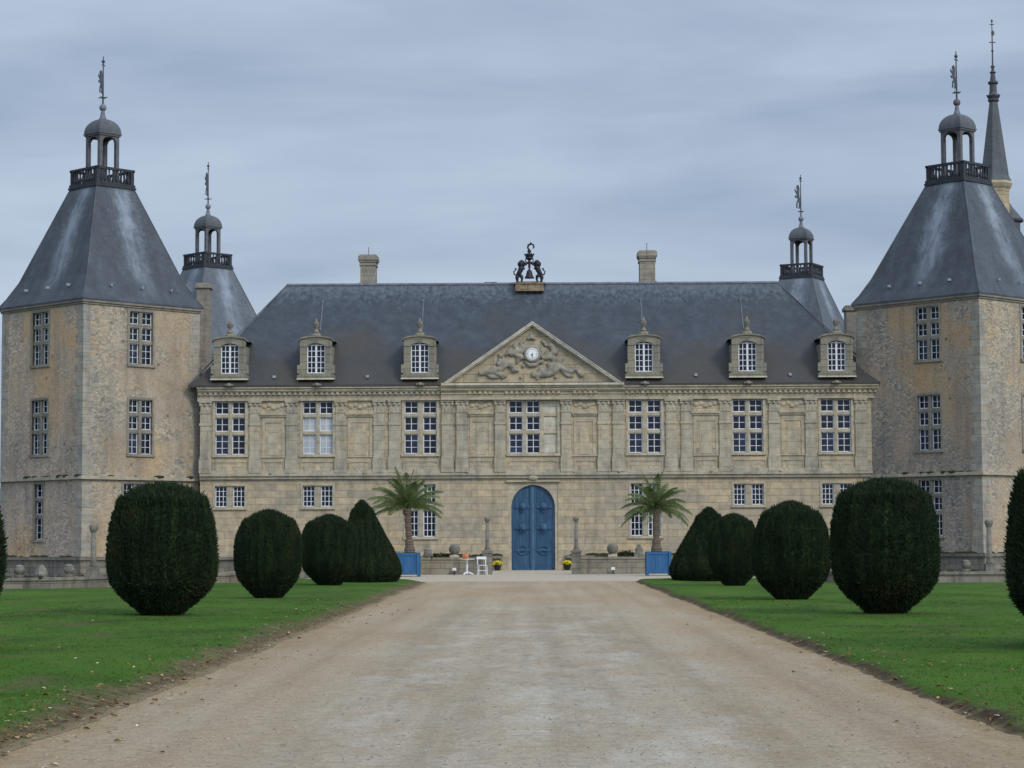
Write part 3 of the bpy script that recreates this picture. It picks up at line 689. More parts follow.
for s in (-1, 1): mb.quad((0, .3, PZ1-.12), (s*(PX+.0), .3, PZ0-.12), (s*(PX), .9, PZ0-.12), (0, 5.0, PZ1-.12)) if s > 0 else mb.quad((0, .3, PZ1-.12), (0, 5.0, PZ1-.12), (s*PX, .9, PZ0-.12), (s*PX, .3, PZ0-.12))
mb.build('pediment_roof', 'slate', ped)
# carved figures: reclining and seated, one continuous relief
mb = MB(); yb = PY+.1
def P2(x, y): return ((x-495)/4.876*K, zf(310+y/4.876))
def limb(pts, rs):
    q = [(*P2(a, b),) for a, b in pts]; mb.tube([(x, yb-.03, z) for x, z in q], [r_*K/4.876*1.05 for r_ in rs], 8)
def blob(x, y, rr): X, Z = P2(x, y); mb.ball((X, yb-.05, Z), rr*K/4.876, 10, (1, .8, 1))
for fig in ([(235, 312), (265, 305), (300, 300), (340, 292), (365, 270), (372, 245)], [(300, 300), (345, 318), (370, 322)], [(365, 255), (395, 275), (420, 300), (395, 300)],
            [(490, 320), (515, 318), (560, 318), (590, 310), (620, 285), (630, 258)], [(620, 275), (650, 292), (690, 305)], [(575, 300), (580, 270), (605, 280)], [(620, 262), (590, 290), (575, 320)],
            [(715, 300), (735, 318), (745, 325)], [(385, 222), (405, 212), (420, 195), (412, 182)], [(405, 215), (440, 232), (460, 235)], [(420, 200), (440, 205), (465, 190)],
            [(600, 215), (580, 232), (545, 238)], [(590, 190), (600, 210), (575, 222)], [(440, 200), (455, 185), (480, 180)], [(505, 180), (535, 185), (545, 210), (535, 235)], [(460, 250), (480, 268), (510, 268), (530, 250)]):
    limb(fig, [10+5*math.sin(math.pi*i/(len(fig)-1)) for i in range(len(fig))])
for x, y, q in ((340, 222, 13), (355, 250, 12), (410, 178, 15), (585, 178, 16), (598, 208, 15), (628, 250, 14), (250, 310, 11), (405, 292, 16), (500, 315, 15), (575, 268, 12), (490, 135, 14), (475, 142, 9), (506, 142, 9), (490, 118, 8), (720, 305, 11), (440, 190, 10), (380, 205, 12), (430, 245, 10), (540, 255, 11), (640, 240, 11), (665, 285, 12), (280, 318, 9), (310, 285, 12), (330, 262, 12), (450, 275, 10), (535, 290, 12), (550, 160, 9), (445, 160, 9), (690, 285, 9), (520, 335, 9), (350, 330, 10), (440, 330, 9), (610, 330, 9)): blob(x, y, q)
for fig in ([(330, 240), (350, 262), (372, 268)], [(395, 190), (378, 205), (366, 225)], [(420, 215), (425, 240), (418, 262)], [(590, 215), (598, 240), (592, 262)], [(565, 200), (548, 196), (532, 205)], [(600, 185), (615, 200), (612, 220)], [(640, 300), (665, 322), (695, 326)], [(270, 312), (290, 326), (330, 330)], [(520, 300), (545, 300), (562, 288)], [(455, 150), (440, 165), (432, 180)], [(540, 150), (556, 165), (562, 180)], [(690, 300), (708, 290), (716, 275)]): limb(fig, [8, 10, 7])
rel = mb.build('carved_figures', 'relief', ped, True)
md = rel.modifiers.new('merge', 'REMESH'); md.mode = 'VOXEL'; md.voxel_size = 0.045; md.use_smooth_shade = True
# clock
cx, cz = 0.0, zf(354.5)
mb = MB(); mb.M = T((cx, yb-.2, cz)) @ Matrix.Rotation(math.pi/2, 4, 'X'); mb.lathe([(0.46, -.2), (0.46, 0.0), (.4, .06), (.33, .06), (.32, 0.0)], 28)
mb.build('clock_surround', 'relief', ped)
mb = MB(); mb.M = T((cx, yb-.265, cz)) @ Matrix.Rotation(math.pi/2, 4, 'X'); mb.lathe([(.32, -.06), (.32, 0.0)], 32)
mb.M = T((cx, yb-.268, cz)); mb.cur = 1
for k in range(12):
    a = k*math.pi/6; keep = mb.M; mb.M = keep @ Matrix.Rotation(a, 4, 'Y')
    for q in ((-.022, .022) if k % 3 else (-.035, 0, .035)): mb.box(q-.008, q+.008, -.006, 0, .22, .28)
    mb.M = keep
keep = mb.M; mb.M = keep @ Matrix.Rotation(R(178), 4, 'Y'); mb.box(-.014, .014, -.012, -.007, -.03, .2); mb.M = keep @ Matrix.Rotation(R(215), 4, 'Y'); mb.box(-.018, .018, -.018, -.013, -.03, .13)
mb.build('clock', ['clock', 'iron'], ped)

# roof
RIDGE_Y = 5.0; ZR = zat(284.3, D+RIDGE_Y)
rx = 13.75; ex = HALF+.75; ey = -0.45; ez = Z_EAVE+.02
mb = MB()
def lerp(a, b, q): return tuple(a[i]+(b[i]-a[i])*q for i in range(3))
back = 2*RIDGE_Y-ey
fl = [(0.0, 0.0), (0.12, .085), (1.0, 1.0)]       # slight sprocket at the eave
def flare(a, b, q): 
    for (u0, v0), (u1, v1) in zip(fl, fl[1:]):
        if q <= u1: v = v0+(v1-v0)*(q-u0)/(u1-u0); break
    p = lerp(a, b, q); return (p[0], p[1], a[2]+(b[2]-a[2])*v)
xl = -(HALF_L+.6); A, B, C_, D_ = (xl, ey, ez), (ex, ey, ez), (ex, back, ez), (xl, back, ez); E, F_ = (-rx, RIDGE_Y, ZR), (rx, RIDGE_Y, ZR)
for (a, b, t0, t1) in ((A, B, E, F_), (B, C_, F_, F_), (C_, D_, F_, E), (D_, A, E, E)):
    qs = [0, .06, .12, .4, .7, 1]
    for q0, q1 in zip(qs, qs[1:]): mb.quad(flare(a, t0, q0), flare(b, t1, q0), flare(b, t1, q1), flare(a, t0, q1))
mb.box(xl, ex, ey+.01, ey+.09, ez-.1, ez-.003)
roof = mb.build('roof', 'slate', main)
mb = MB(); mb.tube([(-rx, RIDGE_Y, ZR+.01), (rx, RIDGE_Y, ZR+.01)], .09, 8); mb.build('ridge_cap', 'lead', roof)
for p_ in ((A, E), (B, F_)): mb = MB(); mb.tube(p_, .035, 6); mb.build('hip_cap', 'slate_spire', roof)
def roof_pt(x, q): p = flare((x, ey, ez), (x, RIDGE_Y, ZR), q); return p
for x in (-13.85, -8.85, 8.75, 13.8, -3.9+0, ):
    if abs(x) < 5: continue
    p = roof_pt(x, .1); m = MB(); m.box(x-.08, x+.08, p[1]-.14, p[1]+.1, p[2]-.02, p[2]+.12); m.build('roof_hook', 'zinc', roof)
for px in (316.8, 420, 643, 745):
    x = (px-531.5)*K*1.01; m = MB(); p = roof_pt(x, .83); m.box(x-.07, x+.07, p[1]-.1, p[1]+.1, p[2]-.05, p[2]+.12)
    a, b = roof_pt(x, .55), roof_pt(x, .83); m.tube([(a[0], a[1]-.02, a[2]), (b[0], b[1]-.02, b[2])], .035, 6); m.build('lightning_strip', 'lead', roof)
# chimneys on the ridge
for px, yt in ((368.3, 255.5), (645.7, 252.8)):
    x = (px-531)*(D+6.0)/F_PX*1.005; w = .43; zt = zat(yt, D+6.0)+0.0
    m = MB(); y0, y1 = 5.3, 6.5
    m.box(x-w, x+w, y0, y1, ZR-1.2, zt-.42); m.box(x-w-.05, x+w+.05, y0-.05, y1+.05, zt-.62, zt-.52); m.box(x-w-.07, x+w+.07, y0-.07, y1+.07, zt-.42, zt-.32); m.box(x-w-.12, x+w+.12, y0-.12, y1+.12, zt-.32, zt-.08); m.box(x-w-.04, x+w+.04, y0-.04, y1+.04, zt-.08, zt)
    m.tube([(x, 5.9, zt), (x, 5.9, zt+.5)], .025, 6); m.box(x-w-.08, x+w+.08, y0-.02, y0+.0, ZR+.05, ZR+.18); m.build('chimney', 'chimney', roof)
m = MB(); x = (490-531)*(D+6)/F_PX; m.box(x-.35, x+.35, 5.0, 5.6, ZR, ZR+.14); m.build('roof_hatch', 'lead', roof)

# dormers
FLASH = []
def dormer_meshes():
    zb = zf(378.5); zw0, zw1 = zf(372.5), zf(343); z_s = zf(345.5); zt = zf(337.6)
    W = 1.72; w = .98; y0, y1 = -0.30, 3.2
    st = MB()
    st.box(-W/2-.14, W/2+.14, y0-.14, y1-2.2, zb, zf(374.5)); st.box(-W/2-.03, W/2+.03, y0-.07, y1-2.2, zf(374.5), zw0)
    st.box(-W/2, -w/2, y0, y0+.35, zw0, zw1); st.box(w/2, W/2, y0, y0+.35, zw0, zw1)
    n = 12; rise = zt-zw1-.05
    def top(x): return zw1+.12+rise*math.sqrt(max(0, 1-(x/(W/2+.1))**2))*.95+.0
    def arch(x): return zw1-.16+.18*math.sqrt(max(0, 1-(x/(w/2))**2))
    xs = [-w/2+w*i/n for i in range(n+1)]
    pts = [(-W/2, zw1-.16), (-W/2, top(W/2))]+[(-W/2+W*i/n, top(-W/2+W*i/n)) for i in range(1, n)]+[(W/2, top(W/2)), (W/2, zw1-.16)]+[(x, arch(x)) for x in reversed(xs)]
    st.prism_xz(pts, y0-.03, y0+.3)
    # curved hood moulding, proud of the front
    for i in range(n):
        xa, xb = (-W/2-.1)+(W+.2)*i/n, (-W/2-.1)+(W+.2)*(i+1)/n
        st.prism_xz([(xa, top(xa)), (xb, top(xb)), (xb, top(xb)+.075), (xa, top(xa)+.075)][::-1], y0-.1, y0+.4)
    for s in (-1, 1): st.box(min(s*W/2, s*(W/2+.14)), max(s*W/2, s*(W/2+.14)), y0-.03, y0+.3, zw0, zw0+.45)
    # cheeks
    st.box(-W/2+.02, -W/2+.2, y0+.31, y1, zb, zw1-.1); st.box(W/2-.2, W/2-.02, y0+.31, y1, zb, zw1-.1)
    fi = MB(); z0 = zt+.08
    fi.box(-.24, .24, y0-.05, y0+.35, z0-.05, z0+.18); fi.lathe([(.2, z0+.18), (.11, z0+.34), (.075, z0+.46), (.14, z0+.52), (.175, z0+.64), (.15, z0+.74), (.07, z0+.84), (.02, z0+1.0)], 12, (0, y0+.15))
    sa = MB(); gl = MB(); ya = y0+.14; yb_ = y0+.2; f = .06
    sa.box(-w/2, -w/2+f, ya, yb_, zw0, zw1-.1); sa.box(w/2-f, w/2, ya, yb_, zw0, zw1-.1); sa.box(-.05, .05, ya-.01, yb_, zw0, zw1); sa.box(-w/2+f, w/2-f, ya, yb_, zw0, zw0+f); sa.box(-w/2+f, w/2-f, ya, yb_, zw1-.1, zw1-.04)
    for s in (-1, 1): sa.box(s*.245-.018, s*.245+.018, ya+.005, yb_-.005, zw0+f, zw1-.1)
    for k in range(1, 5): q = zw0+(zw1-.08-zw0)*k/5; sa.box(-w/2+f, w/2-f, ya+.008, yb_-.008, q-.016, q+.016)
    gl.box(-w/2, w/2, ya+.035, y0+.3, zw0, zw1+.02)
    fl_ = MB(); fl_.box(-W/2-.16, W/2+.16, y0-.165, y0-.141, zb-.02, zb+.045); FLASH.append(fl_.mesh('flashing', 'light'))
    rf = MB()
    for i in range(n):
        xa, xb = -W/2-.08+(W+.16)*i/n, -W/2-.08+(W+.16)*(i+1)/n
        rf.quad((xa, y0+.3, top(xa)+.05), (xb, y0+.3, top(xb)+.05), (xb, 3.4, top(xb)+.05), (xa, 3.4, top(xa)+.05))
    return st.mesh('dormer', 'dormer'), fi.mesh('finial', 'dormer', True), sa.mesh('sash', 'white'), gl.mesh('glass', 'glass'), rf.mesh('dormer_roof', 'lead')
dm = dormer_meshes()
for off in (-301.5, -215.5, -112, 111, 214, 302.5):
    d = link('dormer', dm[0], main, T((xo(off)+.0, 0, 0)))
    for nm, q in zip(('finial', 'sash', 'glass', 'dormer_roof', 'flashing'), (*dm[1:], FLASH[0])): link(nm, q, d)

# bell frame on the ridge
bell = thing('bell_frame', 'black iron bell between two rearing lions on the main roof ridge', 'bell', (-.02, D+4.05, ZR-.52))
mb = MB(); mb.box(-.78, .78, -.3, .5, 0, .42); mb.box(-.86, .86, -.36, .55, .42, .52); mb.build('pedestal', 'rust', bell)
def iron_lion(s):
    m = MB()
    def t(pts, rs): m.tube([(s*x, 0, .52+z) for x, z in pts], rs, 8)
    t([(.62, .42), (.55, .6), (.46, .8), (.42, 1.0)], [.13, .13, .15, .16]); m.ball((s*.42, 0, .52+1.2), .15, 12); m.ball((s*.46, 0, .52+1.1), .19, 12); m.ball((s*.29, 0, .52+1.17), .075, 8)
    t([(.42, 1.05), (.3, 1.02), (.17, 1.1), (.1, 1.16)], [.08, .07, .055, .06]); t([(.45, .9), (.32, .82), (.25, .86)], [.08, .06, .055])
    t([(.62, .45), (.68, .28), (.66, .1), (.6, .03)], [.13, .1, .06, .06]); t([(.55, .45), (.42, .36), (.4, .2), (.44, .04), (.34, .03)], [.12, .1, .06, .06, .05])
    t([(.66, .42), (.82, .5), (.86, .66), (.76, .74), (.74, .86)], [.045, .04, .035, .035, .06])
    m.build('lion', 'iron', bell, True)
iron_lion(-1); iron_lion(1)
mb = MB(); mb.lathe([(.27, .78), (.27, .82), (.2, .92), (.16, 1.1), (.13, 1.22), (.05, 1.3), (.04, 1.42)], 16); mb.build('bell', 'iron', bell, True)
mb = MB(); mb.tube([(-.5, 0, 1.68), (.5, 0, 1.68)], .035, 6); mb.tube([(0, 0, 1.4), (0, 0, 2.5)], [.07, .06], 8); mb.box(-.72, .72, -.12, .12, .52, .58)
mb.build('crossbar', 'iron', bell)
mb = MB(); mb.lathe([(.08, 1.85), (.22, 1.95), (.2, 2.02), (.26, 2.18), (.2, 2.16), (.1, 2.08)], 12)
for k in range(6): a = k*math.pi/3; mb.ball((.24*math.cos(a), .24*math.sin(a), 2.2), .05, 8)
for s in (-1, 1): mb.tube([(s*.05, 0, 1.72), (s*.2, 0, 1.76), (s*.22, 0, 1.88), (s*.14, 0, 1.95)], .03, 6)
mb.build('crown', 'iron', bell)
mb = MB(); mb.ball((0, 0, 2.38), .11, 10); mb.tube([(0, 0, 2.46), (-.08, 0, 2.58), (-.05, 0, 2.74), (.1, 0, 2.82), (.22, 0, 2.76), (.26, 0, 2.62), (.2, 0, 2.54)], [.05, .05, .06, .06, .05, .045, .03], 8); mb.ball((.08, 0, 2.85), .06, 8); mb.build('crest', 'iron', bell)
bell.scale = (1.02, .95, .95)

# ================================================================== TOWERS
LION = [(.25, 0), (.38, .02), (.36, .12), (.42, .25), (.52, .32), (.60, .22), (.58, .08), (.52, 0), (.68, 0), (.72, .2), (.70, .36), (.82, .4), (.9, .52), (.84, .64), (.78, .62), (.82, .52), (.76, .46), (.66, .46), (.62, .6), (.64, .72), (.66, .82), (.6, .95), (.45, 1.0), (.33, .95), (.26, .86), (.36, .80), (.38, .7), (.18, .74), (.08, .8), (.05, .72), (.2, .64), (.36, .56), (.2, .5), (.1, .54), (.08, .46), (.22, .42), (.4, .44), (.44, .36), (.32, .3), (.26, .15)]
TY = 118.1
def zt_(y): return zat(y, TY)
Z_TE = zat(294.8, 112.8); Z_TT = zt_(188)
def tower(label, loc, rz, wall_mats, wins, vane_rot, ball='lead', dress=True, HB=3.75, slate_key='slate_tower', pole=0.0):
    tw = thing('corner_tower', label, 'tower', loc, rz, 'corner towers of the chateau')
    faces = {'right': Matrix.Identity(4), 'left': RZ(-math.pi/2), 'back': RZ(math.pi), 'far': RZ(math.pi/2)}
    fr = {k: v @ T((0, -HB, 0)) for k, v in faces.items()}
    holes = {k: [] for k in faces}
    for f, cx, w, z0, z1, rows, cols in wins: holes[f].append((cx-w/2, cx+w/2, z0, z1))
    mb = MB()
    for i, k in enumerate(faces):
        mb.cur = 1 if k in ('left',) else 0; wall_holes(mb, fr[k], -HB, HB, -3.0, Z_TE-.05, holes[k])
    wall_mb = mb
    for f, cx, w, z0, z1, rows, cols in wins:
        window(tw, fr[f] @ T((cx, 0, z0)), w, z1-z0, rows, cols=cols, mull=.2, tran=.19, surround=.13, stone='mullion', frame_w=.04, bar=.022, panes=(2, (2, 2, 3)) if rows[0] < 1.3 else (2, (2, 3, 4)))
    zs = zat(474.3, 112.8)
    for z, p, h, nm, mt in ((zs-.14, .17, .17, 'string_course', 'greystone'), (Z_LEDGE-.13, .26, .16, 'plinth', 'oldwall'), (Z_TE-.22, .14, .2, 'cornice', 'mullion')):
        m = MB(); a = HB+p; m.prism_xy([(-a, -a), (a, -a), (a, a), (-a, a)], z, z+h)
        if nm == 'plinth': b = HB+.16; m.prism_xy([(-b, -b), (b, -b), (b, b), (-b, b)], -3, z)
        if nm == 'cornice': b = HB+.07; m.prism_xy([(-b, -b), (b, -b), (b, b), (-b, b)], z-.1, z)
        m.build(nm, mt, tw)
    if dress:
        m = wall_mb; m.M = Matrix.Identity(4); m.cur = 2; z = Z_LEDGE+.04; k = 0
        while z < Z_TE-.4:
            h = .34+.08*random.random(); 
            if z+h > Z_TE-.34: break
            if zs-.16 < z+h and z < zs+.04: z = zs+.04; continue
            for cxn, cyn in ((-1, -1), (1, -1), (-1, 1)):
                la, lb = (.62, .38) if k % 2 else (.38, .62); la += .1*random.random(); lb += .1*random.random()
                x0, x1 = sorted((cxn*(HB+.014), cxn*(HB-la))); y0, y1 = sorted((cyn*(HB+.014), cyn*(HB-lb))); m.box(x0, x1, y0, y1, z, z+h-.012)
            z += h; k += 1
        m = MB()                      # moss and small plants on the ledges
        for i in range(46):
            f = random.choice(('left', 'left', 'right')); zz = random.choice((zs+.03, Z_LEDGE+.03, Z_LEDGE+.03)); m.M = fr[f]
            m.ball((random.uniform(-3.6, 3.6), -.08, zz), random.uniform(.07, .16), 7, (random.uniform(1.2, 2.6), .9, .7))
        m.build('ledge_moss', 'moss', tw)['kind'] = 'stuff'
    wall_mb.build('wall', [*wall_mats, 'quoin'], tw)
    # roof
    m = MB(); prof = [(HB+.17, Z_TE-.1), (HB+.17, Z_TE-.02), (HB-.14, Z_TE+.45), (HB-.62, Z_TE+1.35), (1.24, Z_TT)]
    for (a, za), (b, zb) in zip(prof, prof[1:]):
        for q in range(4):
            m.M = RZ(q*math.pi/2); m.quad((-a, -a, za), (a, -a, za), (b, -b, zb), (-b, -b, zb))
    m.M = Matrix.Identity(4); a = HB+.17; m.quad((-a, -a, Z_TE-.1), (-a, a, Z_TE-.1), (a, a, Z_TE-.1), (a, -a, Z_TE-.1)); m.quad((-1.24, -1.24, Z_TT), (1.24, -1.24, Z_TT), (1.24, 1.24, Z_TT), (-1.24, 1.24, Z_TT))
    rf = m.build('roof', slate_key, tw)
    for sx, sy in ((-1, -1), (1, -1), (1, 1), (-1, 1)): m = MB(); m.tube([(sx*a_, sy*a_, z_) for a_, z_ in prof[1:]], .03, 6); m.build('hip_cap', 'slate_spire', rf)
    for q, k in ((0, 0), (-math.pi/2, 1)):
        for x in (-1.9, .1, 2.0):
            m = MB(); m.M = RZ(q); y = -(HB-.27); m.box(x-.04, x+.04, y-.14, y+.12, Z_TE+.75, Z_TE+.88); m.build('roof_hook', 'zinc', rf)
    # platform and balustrade
    m = MB(); z0 = Z_TT
    m.prism_xy([(-1.31, -1.31), (1.31, -1.31), (1.31, 1.31), (-1.31, 1.31)], z0, z0+.1); m.prism_xy([(-1.27, -1.27), (1.27, -1.27), (1.27, 1.27), (-1.27, 1.27)], z0+.1, z0+.26)
    zr = zt_(168.2)
    for q in range(4):
        m.M = RZ(q*math.pi/2); m.box(-1.25, 1.25, -1.25, -1.08, zr-.13, zr)
        m.box(-1.22, -1.0, -1.22, -1.0, z0+.26, zr-.13)
        for i in range(8): x = -.88+1.76*i/7; m.M = RZ(q*math.pi/2) @ T((x, -1.16, 0)); m.lathe([(.05, z0+.26), (.085, z0+.42), (.04, z0+.7), (.055, zr-.13)], 6)
    m.build('balustrade', 'darkwood', tw)
    # lantern
    zc0, zc1, zd1 = z0+.26, zt_(133), zt_(116.5); h = .64; pw = .2
    ln = MB(); ln.prism_xy([(-h-.1, -h-.1), (h+.1, -h-.1), (h+.1, h+.1), (-h-.1, h+.1)], zc0, zc0+.2)
    for q in range(4):
        ln.M = RZ(q*math.pi/2); ln.box(-h, -h+pw, -h, -h+pw, zc0+.2, zc1-.1)
        n = 8; a = h-pw; pts = [(-a, zc1-.1)] + [(-a+2*a*i/n, zc1-.42+.26*math.sqrt(max(0, 1-((-a+2*a*i/n)/a)**2))) for i in range(n+1)] + [(a, zc1-.1)]
        ln.prism_xz(pts[::-1], -h+.01, -h+pw-.03)
    ln.M = Matrix.Identity(4); ln.prism_xy([(-h-.06, -h-.06), (h+.06, -h-.06), (h+.06, h+.06), (-h-.06, h+.06)], zc1-.1, zc1)
    lo = ln.build('lantern', 'post', tw)
    m = MB(); H = zd1-zc1; q = math.sqrt(2)
    m.lathe([((h+.11)*q, zc1), ((h+.11)*q, zc1+.05)]+[((h+.08)*q*math.cos(a), zc1+.05+(H-.05)*math.sin(a)**.95) for a in [i*math.pi/2/8 for i in range(8)]]+[(.12, zd1)], 4, (0, 0), math.pi/4); m.build('dome', 'slate_spire', lo)
    zb = zt_(105.2); m = MB(); m.lathe([(.2, zd1-.02), (.13, zd1+.2), (.09, zb-.16)], 10); m.build('spike', 'lead', lo); m = MB(); m.ball((0, 0, zb), .2, 14); m.build('ball', ball, lo, True)
    zp = zt_(54)+pole; v = MB(); v.tube([(0, 0, zb), (0, 0, zp)], [.055, .028], 8); v.M = RZ(vane_rot-rz); v.tube([(-.26, 0, zb+.55), (.26, 0, zb+.55)], .03, 6); v.tube([(0, -.26, zb+.55), (0, .26, zb+.55)], .03, 6)
    v.ball((0, 0, zp-.28), .1, 8); v.tube([(-.16, 0, zp-.5), (0, 0, zp-.42), (.16, 0, zp-.5)], .03, 6)
    zl = zb+.75; hl = zp-zb-1.55; v.prism_xz([(-.74*hl*.6+x*hl*.55-.02, zl+z*hl) for x, z in LION], -.025, .025); v.build('weathervane', 'vane', tw)
    return tw
def wz(a, b, Y=115.4): return zat(b, Y), zat(a, Y)
w1 = wz(309.8, 362.5); w2 = wz(397.8, 452.3); w3 = wz(482, 537.5)
rows3 = (1, 1, 1.6)
tower('front tower with slate pyramid roof, lantern and lion vane turned edge-on, on the left', (-23.17, 118.1, 0), R(46.5), ['rubble', 'rubble_warm'],
      [('right', -.1, 1.5, *w1, rows3, 2), ('right', -.1, 1.5, *w2, rows3, 2), ('right', -.4, 1.5, *w3, rows3, 2), ('left', -.1, 1.5, *w1, rows3, 2), ('left', -.1, 1.5, *w2, rows3, 2), ('left', -.1, .78, *w3, rows3, 1)], R(74))
tower('front tower with slate pyramid roof, lantern and broad lion vane, beside the slim spire', (23.2, 118.1, 0), R(43.3), ['rubble', 'rubble_grey'],
      [('left', .74, 1.46, *w1, rows3, 2), ('left', .74, 1.46, *w2, rows3, 2), ('left', .74, 1.46, *w3, rows3, 2), ('right', .5, 1.5, *w1, rows3, 2), ('right', .5, 1.5, *w2, rows3, 2), ('right', .5, 1.5, *w3, rows3, 2)], R(45), 'copperball', HB=3.98)
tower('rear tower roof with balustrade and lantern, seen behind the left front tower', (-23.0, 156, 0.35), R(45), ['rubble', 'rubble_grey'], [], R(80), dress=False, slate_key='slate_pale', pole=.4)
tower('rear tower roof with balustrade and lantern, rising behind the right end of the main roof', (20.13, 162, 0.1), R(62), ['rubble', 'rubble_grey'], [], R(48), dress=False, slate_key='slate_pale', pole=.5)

# side wings running back to the rear towers
for s, lab in ((-1, 'side wing with slate roof behind the left front tower, one chimney showing'), (1, 'side wing with slate roof behind the right front tower, one chimney showing')):
    wgt = thing('side_wing', lab, 'building', (s*21.5, 139, 0)); L0, L1 = -14.5, 14
    m = MB(); m.box(-4.0, 4.0, L0, L1, -3, 9.7); m.build('wall', 'rubble', wgt)
    m = MB(); zr = 14.0
    m.add([(-4.4, L0, 9.6), (-4.4, L1, 9.6), (0, L1, zr), (0, L0, zr), (4.4, L0, 9.6), (4.4, L1, 9.6)], [(0, 3, 2, 1), (3, 4, 5, 2), (0, 4, 3), (1, 2, 5), (0, 1, 5, 4)]); rf = m.build('roof', 'slate_tower', wgt)
    px, yt, yb_ = ((205, 283.5, 345) if s < 0 else (850.5, 306.5, 340)); Yc = 127.5; x = (px-531)*Yc/F_PX*1.006-s*21.5; z1 = zat(yt-1.4*s*-1 if False else yt+(px-531)*.0044, Yc); m = MB(); w = .36 if s < 0 else .29; yy = Yc-139
    m.box(x-w, x+w, yy-.45, yy+.6, 9.5, z1-.3); m.box(x-w-.1, x+w+.1, yy-.55, yy+.7, z1-.3, z1-.1); m.box(x-w-.03, x+w+.03, yy-.48, yy+.63, z1-.1, z1); m.build('chimney', 'chimney', rf)

# slim spire behind the right tower
YS = 150.0
def zsY(y): return zat(y+2.0, YS)
tur = thing('spire_turret', 'slim octagonal turret with a tall pointed slate spire at the far right', 'turret', ((994.5-531)*YS/F_PX*1.012, YS, 0))
m = MB(); zb = zsY(182.5); m.lathe([(.95, -3), (.95, zb-.75)], 8, rot=R(22.5)); m.lathe([(.98, zb-.75), (1.0, zb-.6), (1.12, zb-.4), (1.2, zb-.2), (1.1, zb)], 8, rot=R(22.5)); m.build('shaft', 'tympanum', tur)
m = MB(); zt2 = zsY(103); m.lathe([(1.12, zb), (.96, zb+.35), (.28, zt2)], 8, rot=R(22.5)); m.build('spire', 'slate_spire', tur)
m = MB(); z = zt2; m.lathe([(.3, z), (.4, z+.1), (.34, z+.2), (.46, z+.4), (.3, z+.55), (.26, z+.7), (.24, z+1.2), (.36, z+1.3), (.36, z+1.4), (.2, z+1.5), (.15, z+2.0), (.24, z+2.05), (.1, z+2.2), (.1, z+2.4), (.17, z+2.45), (.05, z+2.6)], 10)
zp = zsY(20.5); m.tube([(0, 0, z+2.4), (0, 0, zp)], [.06, .03], 8); m.tube([(-.22, 0, zp-1.6), (.22, 0, zp-1.6)], .035, 6); m.tube([(-.16, 0, zp-.35), (.16, 0, zp-.35)], .03, 6)
m.ball((0, 0, zp-.1), .08, 8); m.ball((.05, 0, zp-.95), .12, 8, (1, .4, 1.6)); m.ball((0, 0, zp-2.2), .09, 8)
for k in range(8): a = k*math.pi/4; m.ball((.42*math.cos(a), .42*math.sin(a), z+.45), .07, 6)
m.build('finial', 'vane', tur)
m = MB(); m.lathe([(1.25, zsY(221)), (1.3, zsY(219)), (1.0, zsY(214)), (.55, zsY(206)), (.12, zsY(196)), (.03, zsY(193))], 10, (.85, 1.0)); m.lathe([(1.05, -3), (1.05, zsY(221))], 10, (.85, 1.0)); m.build('stair_cap', 'slate_spire', tur)

# ================================================================== MOAT WALLS AND THEIR STONES
def wall_run(label, pts, h, th, name='moat_wall', pier=None):
    o = thing(name, label, 'wall', (*pts[0], 0))
    m = MB(); cp = MB(); bx, by = pts[0]
    L = [Vector((x-bx, y-by, 0)) for x, y in pts]
    def run(mm, half, z0, z1, shift=0):
        nrm = []
        for i in range(len(L)):
            d0 = (L[i]-L[i-1]).normalized() if i else (L[1]-L[0]).normalized(); d1 = (L[i+1]-L[i]).normalized() if i < len(L)-1 else d0
            t_ = (d0+d1).normalized(); n_ = Vector((-t_.y, t_.x, 0)); nrm.append(n_/max(.4, n_.dot(Vector((-d0.y, d0.x, 0)))))
        a = [p+n*(half) for p, n in zip(L, nrm)]; b = [p-n*half for p, n in zip(L, nrm)]
        k = len(L)
        for i in range(k-1):
            A1, B1, A2, B2 = a[i], b[i], a[i+1], b[i+1]
            mm.add([(A1.x, A1.y, z0), (A2.x, A2.y, z0), (B2.x, B2.y, z0), (B1.x, B1.y, z0), (A1.x, A1.y, z1), (A2.x, A2.y, z1), (B2.x, B2.y, z1), (B1.x, B1.y, z1)],
                   [(4, 7, 6, 5), (0, 1, 2, 3), (0, 4, 5, 1), (3, 2, 6, 7)] + ([(0, 3, 7, 4)] if i == 0 else []) + ([(1, 5, 6, 2)] if i == k-2 else []))
    run(m, th, -3.0, h-.1); m.build('wall', 'oldwall', o); run(cp, th+.05, h-.1, h); cp.build('coping', 'oldwall', o)
    return o
wall_run('low mossy moat wall below the left front tower', [(-60, 69), (-15.6, 71), (-11.2, 79.5), (-9.3, 103.4)], .47, .22)
wall_run('low grey moat wall below the right front tower', [(60, 77.4), (11.4, 77.4), (9.4, 103.4)], .44, .22)
wall_run('moat wall left of the bridge, behind the white chair', [(-9.0, 104.0), (-2.3, 104.0)], .8, .22)
wall_run('moat wall right of the bridge, under one stone ball', [(9.2, 104.0), (2.35, 104.0)], .8, .22)

